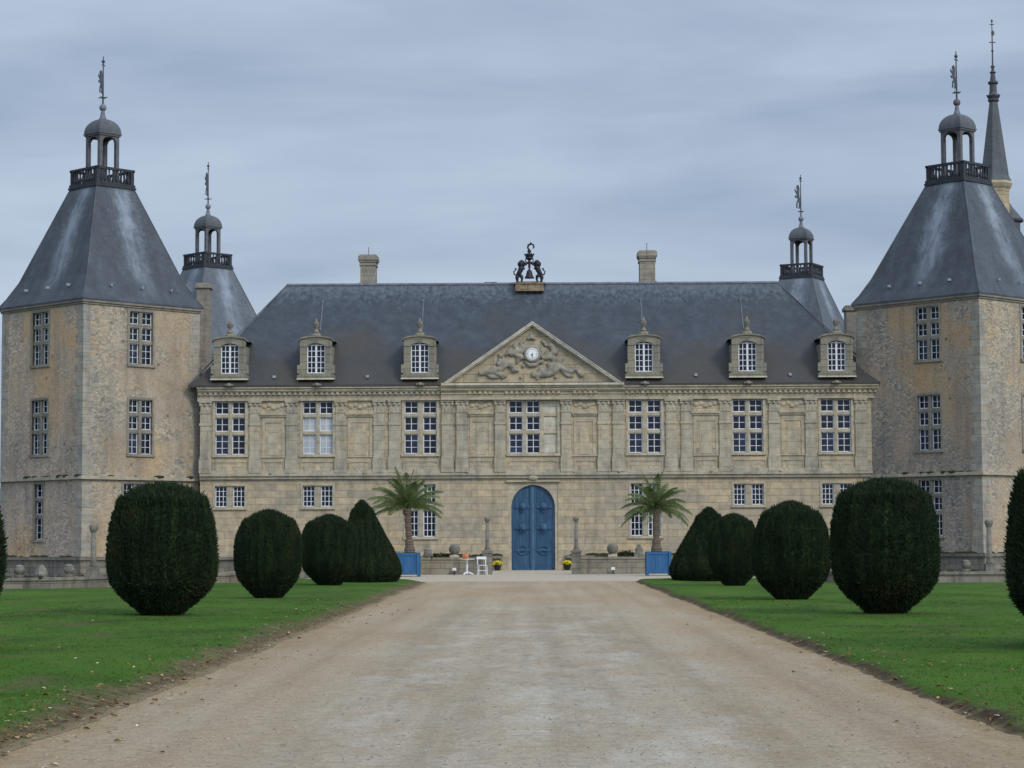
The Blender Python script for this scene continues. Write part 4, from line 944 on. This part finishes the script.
def stone_column(label, loc, h, base_h, r):
    o = thing('stone_column', label, 'column', loc, 0, 'slim stone columns on the moat walls')
    m = MB(); m.box(-r*1.7, r*1.7, -r*1.7, r*1.7, 0, base_h); m.build('base', 'lichen', o)
    m = MB(); m.lathe([(r*1.45, base_h), (r*1.3, base_h+.06), (r*1.0, base_h+.14), (r*.86, h-.26)], 14); m.build('shaft', 'lichen', o, True)
    m = MB(); m.lathe([(r*.9, h-.26), (r*1.2, h-.2), (r*1.5, h-.13), (r*1.55, h-.05), (r*1.2, h)], 14); m.build('capital', 'lichen', o)
def xg(px, Y): return (px-531)*Y/F_PX
# wide piers that close the bridge end of the walls
for s, x, lab in ((-1, -2.06, 'grey stone pier at the bridge end of the left moat wall'), (1, 2.13, 'grey stone pier at the bridge end of the right moat wall')):
    m = MB(); m.box(x-.22, x+.22, 103.75, 104.27, -3, 1.0); m.box(x-.26, x+.26, 103.71, 104.31, 1.0, 1.09); tag(m.build('gate_pier', 'oldwall'), lab, 'pier', 'piers at the bridge')
stone_column('slim stone column on the pier left of the blue door', (-2.06, 104.0, 1.09), zat(517, 104)-1.09, .1, .09)
stone_column('slim stone column on the pier right of the blue door', (2.13, 104.0, 1.09), zat(517, 104)-1.09, .1, .09)
stone_column('slim stone column on the moat wall before the left front tower', (-14.52, 73.1, .47), 1.7, .32, .098)
stone_column('slim stone column on the moat wall before the right front tower', (xg(987, 77.4), 77.4, .44), 1.8, .26, .098)
def stone_ball(label, x):
    o = thing('stone_ball', label, 'ornament', (x, 104.0, .8), 0, 'stone balls on the moat walls')
    m = MB(); m.box(-.22, .22, -.22, .22, 0, .1); m.lathe([(.17, .1), (.12, .14)], 12); m.build('pedestal', 'greystone', o); m = MB(); m.ball((0, 0, .38), .27, 20); m.build('ball', 'lichen', o, True)
stone_ball('round grey stone ball on the moat wall behind the white table', xg(454.6, 104)); stone_ball('round grey stone ball on the moat wall left of the right palm', xg(612.2, 104))
def stump(label, x):
    m = MB(); m.M = T((x, 104.0, .8)); m.box(-.24, .24, -.2, .2, 0, .14); m.lathe([(.22, .14), (.2, .2), (.17, .3), (.19, .36), (.1, .48), (.07, .58)], 9); tag(m.build('stone_finial', 'lichen'), label, 'ornament', 'worn stone finials')
stump('worn pointed stone finial on the moat wall beside the left blue planter', xg(428, 104)); stump('worn pointed stone finial on the moat wall beside the right blue planter', xg(638.5, 104))
def urn(label, x, y, z):
    m = MB(); m.M = T((x, y, z)) @ Matrix.Scale(.7, 4); m.box(-.2, .2, -.2, .2, 0, .1); m.lathe([(.12, .1), (.1, .14), (.2, .2), (.26, .3), (.26, .4), (.22, .48), (.25, .52), (.16, .54), (.1, .58)], 14); tag(m.build('stone_urn', 'lichen', None, True), label, 'urn', 'stone urns on the moat walls')
urn('grey stone urn on the left moat wall, nearest the photo edge', xg(20, 70.9), 70.9, .47); urn('mossy stone urn on the left moat wall beside the slim column', xg(67.5, 71.9), 71.9+.3, .47)
urn('grey stone urn on the right moat wall under the mossy ledge', xg(963.5, 77.4), 77.4, .44)
m = MB(); m.M = T((xg(42, 71.0), 71.0, .47)); m.lathe([(.2, 0), (.22, .1), (.17, .25), (.06, .4)], 7); tag(m.build('broken_stone', 'lichen'), 'broken pointed stone standing between two urns on the left wall', 'stone')
# spreading shrub on the right tower ledge
def tuft(name, label, cat, loc, L, h, n, mat='moss', seed=1):
    o = thing(name, label, cat, loc); rs = random.Random(seed); m = MB()
    m.ball((0, 0, h*.15), h*.55, 10, (L/2/h/.6, .55, .7))
    for i in range(n):
        x = rs.uniform(-L/2, L/2); k = math.sqrt(max(.02, 1-(2*x/L)**2)); p = Vector((x, rs.uniform(-.3, .3), rs.uniform(0, h*.7*k))); d = Vector((rs.uniform(-1, 1), rs.uniform(-1, .6), rs.uniform(.2, 1.2))).normalized(); s_ = d.cross(Vector((rs.random(), rs.random(), .1))).normalized()*.03
        e = p+d*rs.uniform(.1, .22); m.add([p-s_, p+s_, e], [(0, 1, 2)])
    m.build('foliage', mat, o)
tuft('ledge_shrub', 'dark low shrub spreading along the right tower ledge', 'shrub', (xg(951, 115)+.1, 114.6, .82), 3.4, .5, 900)
tuft('wall_shrub', 'dark dry shrub on the moat wall between ball and finial, right side', 'shrub', (xg(626, 105), 104.9, .62), 1.2, .6, 420, seed=3)
tuft('wall_shrub', 'low dark shrub on the moat wall between finial and ball, left side', 'shrub', (xg(440, 105), 104.9, .62), 1.3, .5, 420, seed=4)
def wall_growth(label, pts, z, n, seed):
    rs = random.Random(seed); m = MB()
    for i in range(n):
        k = rs.randrange(len(pts)-1); q = rs.random(); x = pts[k][0]+(pts[k+1][0]-pts[k][0])*q; y = pts[k][1]+(pts[k+1][1]-pts[k][1])*q
        c = Vector((x, y+rs.uniform(-.2, .2), z-.02)); r_ = rs.uniform(.04, .12)
        m.ball(tuple(c), r_, 7, (rs.uniform(1, 2.2), 1, rs.uniform(.5, 1)))
        for j in range(14):
            d = Vector((rs.uniform(-1, 1), rs.uniform(-1, 1), rs.uniform(.1, 1.2))).normalized(); sd = d.cross(Vector((rs.random(), rs.random(), .2))).normalized()*.012; m.add([c-sd, c+sd, c+d*rs.uniform(.08, .2)], [(0, 1, 2)])
    tag(m.build('ivy', 'moss'), label, 'wall plants', kind='stuff')
wall_growth('small dark plants rooted along the top of the left moat wall', [(-19, 70.6), (-15.6, 71), (-11.2, 79.5)], .47, 40, 1)
wall_growth('small dark plants rooted along the top of the right moat wall', [(11.6, 77.4), (18.5, 77.4)], .44, 22, 2)
wall_growth('small dark plants rooted along the walls beside the bridge', [(-8.5, 104), (-2.5, 104)], .8, 26, 3)
wall_growth('small dark plants rooted along the wall right of the bridge', [(2.5, 104), (8.5, 104)], .8, 30, 4)
# floodlights
for px, lab in ((454.5, 'small white floodlight at the wall foot behind the white table'), (612.5, 'small white floodlight at the wall foot below the right stone ball')):
    o = thing('floodlight', lab, 'floodlight', (xg(px, 103.6), 103.55, 0), 0, 'small white floodlights'); m = MB(); m.box(-.075, .075, -.06, .04, .2, .3); m.box(-.09, .09, -.075, -.06, .185, .315); m.build('housing', 'white', o); m = MB(); m.tube([(0, 0, 0), (0, 0, .17)], .03, 6); m.box(-.09, .09, -.07, .07, 0, .03); m.build('stand', 'iron', o)

# ================================================================== PLANTERS, PALMS, POTS, TABLE
def planter(label, x, y):
    o = thing('planter_box', label, 'planter', (x, y, 0), 0, 'blue planter boxes'); h = .55
    m = MB(); m.box(-h+.07, h-.07, -h+.07, h-.07, .1, 1.06); m.box(-h+.04, h-.04, -h+.04, h-.04, .12, .2); m.box(-h+.04, h-.04, -h+.04, h-.04, .95, 1.04)
    for k in range(1, 6): xx = -h+.1+(2*h-.2)*k/6; m.box(xx-.006, xx+.006, -h+.058, -h+.07, .2, .95)
    m.build('box', 'blueplanter', o)
    for sx in (-1, 1):
        for sy in (-1, 1):
            m = MB(); cx, cy = sx*(h-.05), sy*(h-.05); m.box(cx-.055, cx+.055, cy-.055, cy+.055, 0, 1.065); m.build('corner_post', 'blueplanter', o)
    m = MB(); m.prism_xy([(-h+.1, -h+.1), (h-.1, -h+.1), (h-.1, h-.1), (-h+.1, h-.1)], 1.06, 1.075); m.build('soil', 'soil', o)
PYY = 98.2
planter('blue wooden planter box holding the left palm', xg(407.7, PYY)*1.0, PYY); planter('blue wooden planter box holding the right palm', xg(657.6, PYY), PYY)
def palm(label, x, y, hub, lean, flen, seed, droop, low):
    o = thing('palm_tree', label, 'palm', (x, y, 1.07), 0, 'palms in blue planters'); rs = random.Random(seed)
    m = MB(); n = 12; pts = [(lean*(q/n)**1.3, 0, -.02+hub*q/n) for q in range(n+1)]
    m.tube(pts, [.24*(1-.45*min(1, q/4))+.03*(q % 2)+(.05 if q > n-2 else 0) for q in range(n+1)], 10); m.build('trunk', 'bark', o)
    for i in range(31):
        m = MB(); az = i*2.39996+rs.uniform(-.2, .2); el = R(84-low*(i/30)**.8); L = flen*rs.uniform(.82, 1.08)*(1 if i > 6 else .92)
        p = Vector((lean, 0, hub)); pts = [p.copy()]; d = Vector((math.cos(az)*math.cos(el), math.sin(az)*math.cos(el), math.sin(el))); ns = 12
        for k in range(ns):
            d = (d+Vector((0, 0, -droop*(0.3+.9*k/ns)*.13))).normalized(); p = p+d*L/ns; pts.append(p.copy())
        m.tube(pts, [.022-.016*k/ns for k in range(ns+1)], 4)
        for k in range(2, ns*3):
            f = k/3; j = min(int(f), ns-1); c = pts[j].lerp(pts[j+1], f-j); dd = (pts[j+1]-pts[j]).normalized(); side = dd.cross(Vector((0, 0, 1)))
            if side.length < .05: side = Vector((-math.sin(az), math.cos(az), 0))
            side.normalize(); up = side.cross(dd)
            ll = .46*math.sin(math.pi*min(1, .12+.88*(f/ns)))**.5*(1-.35*(f/ns))*flen/1.7
            for s in (-1, 1):
                q = (dd*.8+side*s*.62+up*.1+Vector((rs.uniform(-.12, .12), rs.uniform(-.12, .12), -.42))).normalized(); w = dd*.014+up*.01
                e = c+q*ll*rs.uniform(.8, 1.1)+Vector((0, 0, -.22*ll)); mid = c+q*ll*.5
                m.add([c-w, mid-w*1.1+Vector((0, 0, .01)), e, mid+w*1.1, c+w], [(0, 1, 2, 3, 4)])
        m.build('frond', 'frond', o)
palm('potted palm in the left planter with an upright tuft of fronds', xg(410, PYY), PYY, 1.98, -.13, 2.05, 3, 1.0, 72)
palm('potted palm in the right planter with lower drooping fronds', xg(656, PYY), PYY, 1.9, -.02, 1.85, 8, 1.2, 82)
def flower_pot(label, x, y):
    o = thing('flower_pot', label, 'flower pot', (x, y, 0.005), 0, 'yellow flower pots beside the door'); m = MB(); m.lathe([(.13, 0), (.19, .22), (.2, .24), (.17, .24)], 14); m.build('pot', 'darkpot', o)
    rs = random.Random(int(abs(x)*100)); m = MB(); m.ball((0, 0, .32), .2, 12, (1.1, 1.1, .75)); m.build('leaves', 'leafgreen', o, True)
    m = MB()
    for i in range(150):
        a, b = rs.uniform(0, 6.28), rs.uniform(-.1, 1.5); r_ = .235; m.ball((1.1*r_*math.cos(a)*math.cos(b), 1.1*r_*math.sin(a)*math.cos(b), .32+.75*r_*math.sin(b)), rs.uniform(.022, .035), 6, (1, 1, .7))
    m.build('blossom', 'yellow', o)
flower_pot('dark pot of yellow flowers left of the blue door', -1.78, 116.6); flower_pot('dark pot of yellow flowers right of the blue door', 1.9, 116.6)
tb = thing('bistro_table', 'small round white table with pedestal foot by the moat wall', 'table', (xg(467, 101.8), 101.8, 0))
m = MB(); m.lathe([(.34, .72), (.35, .735), (.34, .75)], 24); m.build('tabletop', 'white', tb); m = MB(); m.lathe([(.05, .06), (.035, .2), (.05, .4), (.035, .6), (.09, .72)], 12); m.build('pedestal', 'white', tb)
for k in range(3): m = MB(); a = R(90+120*k)+.5; m.tube([(0, 0, .14), (.14*math.cos(a), .14*math.sin(a), .1), (.3*math.cos(a), .3*math.sin(a), .025)], [.035, .035, .03], 8); m.build('foot', 'white', tb)
m = MB()
for k in range(8): a = k*math.pi/4; m.ball((.075*math.cos(a), .075*math.sin(a), .11), .115, 12, (.8, .8, .95))
m.tube([(0, 0, .19), (.01, 0, .25), (.04, 0, .28)], [.025, .016, .014], 6); pk = m.build('pumpkin', 'terracotta', None, True); pk.location = (xg(465.5, 101.8), 101.7, .75); tag(pk, 'orange pumpkin on the small white table', 'pumpkin')
ch = thing('garden_chair', 'white garden chair with open back beside the small table', 'chair', (xg(482.3, 102.4), 102.4, 0), R(190))
m = MB(); m.box(-.2, .2, -.2, .2, .43, .455); m.build('seat', 'white', ch)
for sx in (-1, 1):
    m = MB(); m.tube([(sx*.19, .16, .44), (sx*.2, .2, 0)], .02, 8); m.build('leg', 'white', ch)
    m = MB(); m.tube([(sx*.2, -.22, 0), (sx*.19, -.2, .44), (sx*.19, -.26, .82)], .02, 8); m.build('leg', 'white', ch)
m = MB(); m.box(-.23, .23, -.275, -.245, .72, .84); m.build('backrest', 'white', ch); m = MB(); m.tube([(-.19, .17, .2), (.19, .17, .2)], .014, 6); m.tube([(-.195, -.21, .2), (.195, -.21, .2)], .014, 6); m.build('stretcher', 'white', ch)

# ================================================================== YEWS
GLOBE = [(0, .36), (.03, .38), (.07, .47), (.13, .65), (.19, .80), (.26, .92), (.33, .965), (.43, 1.0), (.58, 1.0), (.7, .97), (.8, .91), (.88, .82), (.94, .7), (.98, .5), (1.0, .2)]
GLOBE2 = [(0, .34), (.03, .4), (.09, .56), (.16, .74), (.24, .9), (.34, .985), (.46, 1.0), (.6, .99), (.72, .95), (.82, .86), (.9, .7), (.955, .5), (1.0, .14)]
CONE = [(0, .80), (.03, .9), (.1, .985), (.17, 1.0), (.26, .95), (.4, .82), (.55, .655), (.7, .49), (.82, .36), (.91, .25), (.97, .14), (1.0, .05)]
def yew_mesh(prof, H, W, seed, n_leaf):
    g = np.random.default_rng(seed); zz = np.array([p[0] for p in prof]); rr = np.array([p[1] for p in prof])
    def rad(tz, a):
        b = np.interp(tz, zz, rr)*W/2
        lump = .035*mnoise.noise((math.cos(a)*1.3+seed, math.sin(a)*1.3, tz*2.2))+.025*mnoise.noise((math.cos(a)*5+seed, math.sin(a)*5, tz*2.0))+.03*mnoise.noise((math.cos(a)*11, math.sin(a)*11+seed, tz*1.5))+np.sin(a*5+seed)*.008+np.sin(a*11+tz*3+seed*2)*.012+np.sin(a*2+tz*5+seed)*.02+np.sin(a*23+seed)*.008
        return b*(1+lump)
    nz, na = 40, 64; V = []; F = []
    tz = np.linspace(0, 1, nz)
    for j in range(nz):
        for k in range(na):
            a = 2*np.pi*k/na; r_ = max(.01, rad(tz[j], a)-.035); V.append((r_*math.cos(a), r_*math.sin(a), tz[j]*H*.99))
    for j in range(nz-1):
        for k in range(na): F.append((j*na+k, j*na+(k+1) % na, (j+1)*na+(k+1) % na, (j+1)*na+k))
    F.append(tuple(range(na-1, -1, -1))); F.append(tuple((nz-1)*na+k for k in range(na)))
    # sprays : pointed, mostly upright tufts on the surface
    a = g.random(n_leaf)*2*np.pi; tt = g.random(n_leaf*4); keep = g.random(n_leaf*4) < np.interp(tt, zz, rr)*.9+.25; tt = tt[keep][:n_leaf]
    extra = g.random(n_leaf//6)*.16+.84; tt = np.concatenate([tt, extra]); a = np.concatenate([a[:len(tt)-len(extra)], g.random(len(extra))*2*np.pi])
    base_n = len(V)
    for q in range(len(tt)):
        A = a[q]; t0 = tt[q]; r_ = rad(t0, A)*(1 if t0 < .9 else math.sqrt(g.random()))-.05*g.random(); r_ = max(r_, .02)
        z_ = np.interp(0, [0], [t0*H])
        dr = (rad(min(1, t0+.02), A)-rad(max(0, t0-.02), A))/(.04*H)
        nx, nzv = 1/math.sqrt(1+dr*dr), -dr/math.sqrt(1+dr*dr)
        out = .35+.35*g.random(); up = .75*float(np.interp(nzv, [-.85, .1], [.2, 1.0]))
        c, s_ = math.cos(A+g.normal()*.25), math.sin(A+g.normal()*.25)
        d = np.array([c*nx*out+g.normal()*.16, s_*nx*out+g.normal()*.16, nzv*out+up+g.normal()*.15]); d /= np.linalg.norm(d)
        L = .04+.06*g.random()*(1.5 if t0 > .85 else 1)+(.08*g.random() if t0 > .82 and g.random() < .25 else 0); w = .007+.008*g.random()
        p = np.array([r_*math.cos(A), r_*math.sin(A), z_]); sd = np.cross(d, [c, s_, .3]); sd /= (np.linalg.norm(sd)+1e-6); th = g.random()*6.28
        sd = sd*math.cos(th)+np.cross(d, sd)*math.sin(th); sd *= w
        b = len(V); V.extend([tuple(p-sd*.6), tuple(p+d*L*.55-sd), tuple(p+d*L), tuple(p+d*L*.55+sd), tuple(p+sd*.6)]); F.append((b, b+1, b+2, b+3, b+4))
    me = bpy.data.meshes.new('foliage'); me.from_pydata(V, [], F); me.materials.append(M['yew']); me.update(); return me
ym = [yew_mesh(GLOBE, 2.75, 2.3, 1, 42000), yew_mesh(GLOBE2, 2.75, 2.3, 5, 42000), yew_mesh(CONE, 3.0, 3.2, 9, 42000), yew_mesh(GLOBE, 2.75, 2.3, 21, 42000), yew_mesh(GLOBE2, 2.75, 2.3, 33, 42000)]
mb = MB(); mb.lathe([(.2, -.1), (.16, .1), (.13, .5)], 10); trunk_me = mb.mesh('trunk', 'yewtrunk')
def yew(label, px, ybase, ytop, wpx, kind, rz, group, lean=0.0, dY=None):
    yb = ybase+(px-531)*.0044; Y = dY or (EYE-.11)*F_PX/(yb-540.2)
    h = zat(ytop+3.2*46/Y+(px-531)*.0044, Y); w = wpx*Y/F_PX
    side = -1 if px < 531 else 1; x = (px-531)*Y/F_PX; z = lawn_z(side, x, Y, 3.0)-.02
    o = thing('yew_cone' if kind == 2 else 'yew_bush', label, 'yew', (x, Y, z), rz, group)
    f = link('foliage', ym[kind], o); f.scale = (w/(3.2 if kind == 2 else 2.3), w/(3.2 if kind == 2 else 2.3), (h-z)/(3.0 if kind == 2 else 2.75))
    if lean: f.matrix_local = Matrix.Rotation(-rz, 4, 'Z') @ Matrix(((1, 0, lean, 0), (0, 1, 0, 0), (0, 0, 1, 0), (0, 0, 0, 1))) @ Matrix.Rotation(rz, 4, 'Z') @ Matrix.Diagonal((*f.scale, 1))
    link('trunk', trunk_me, o)
    return o
GG = 'clipped globe yews along the drive'
yew('largest rounded yew on the left lawn, before the left front tower', 163, 615, 484, 107, 0, .4, GG)
yew('rounded yew on the left lawn, second from the big one towards the chateau', 269, 597.5, 510, 66, 4, 2.1, GG)
yew('smallest rounded yew on the left lawn, touching the cone yew', 329.5, 585.5, 515, 56, 1, 4.0, GG)
yew('largest rounded yew on the right lawn, before the right front tower', 883.5, 611.5, 480, 106, 3, 3.2, GG)
yew('rounded yew on the right lawn, between the largest and the smallest', 790, 597.5, 502, 75, 1, 5.3, GG)
yew('smallest rounded yew on the right lawn, touching the cone yew', 733, 585, 514, 49, 4, 1.2, GG)
yew('rounded yew cut off by the left edge of the photo', -98, 660, 452, 194, 0, .9, GG, dY=29.6)
yew('rounded yew cut off by the right edge of the photo', 1097, 655, 452, 182, 0, 2.6, GG, dY=30.4)
yew('cone-shaped yew at the end of the left row, beside the left blue planter', 366, 582, 501.5, 72, 2, .7, 'cone yews at the ends of the rows', lean=-.1)
yew('cone-shaped yew at the end of the right row, beside the right blue planter', 708.5, 579.3, 508, 80, 2, 3.0, 'cone yews at the ends of the rows')
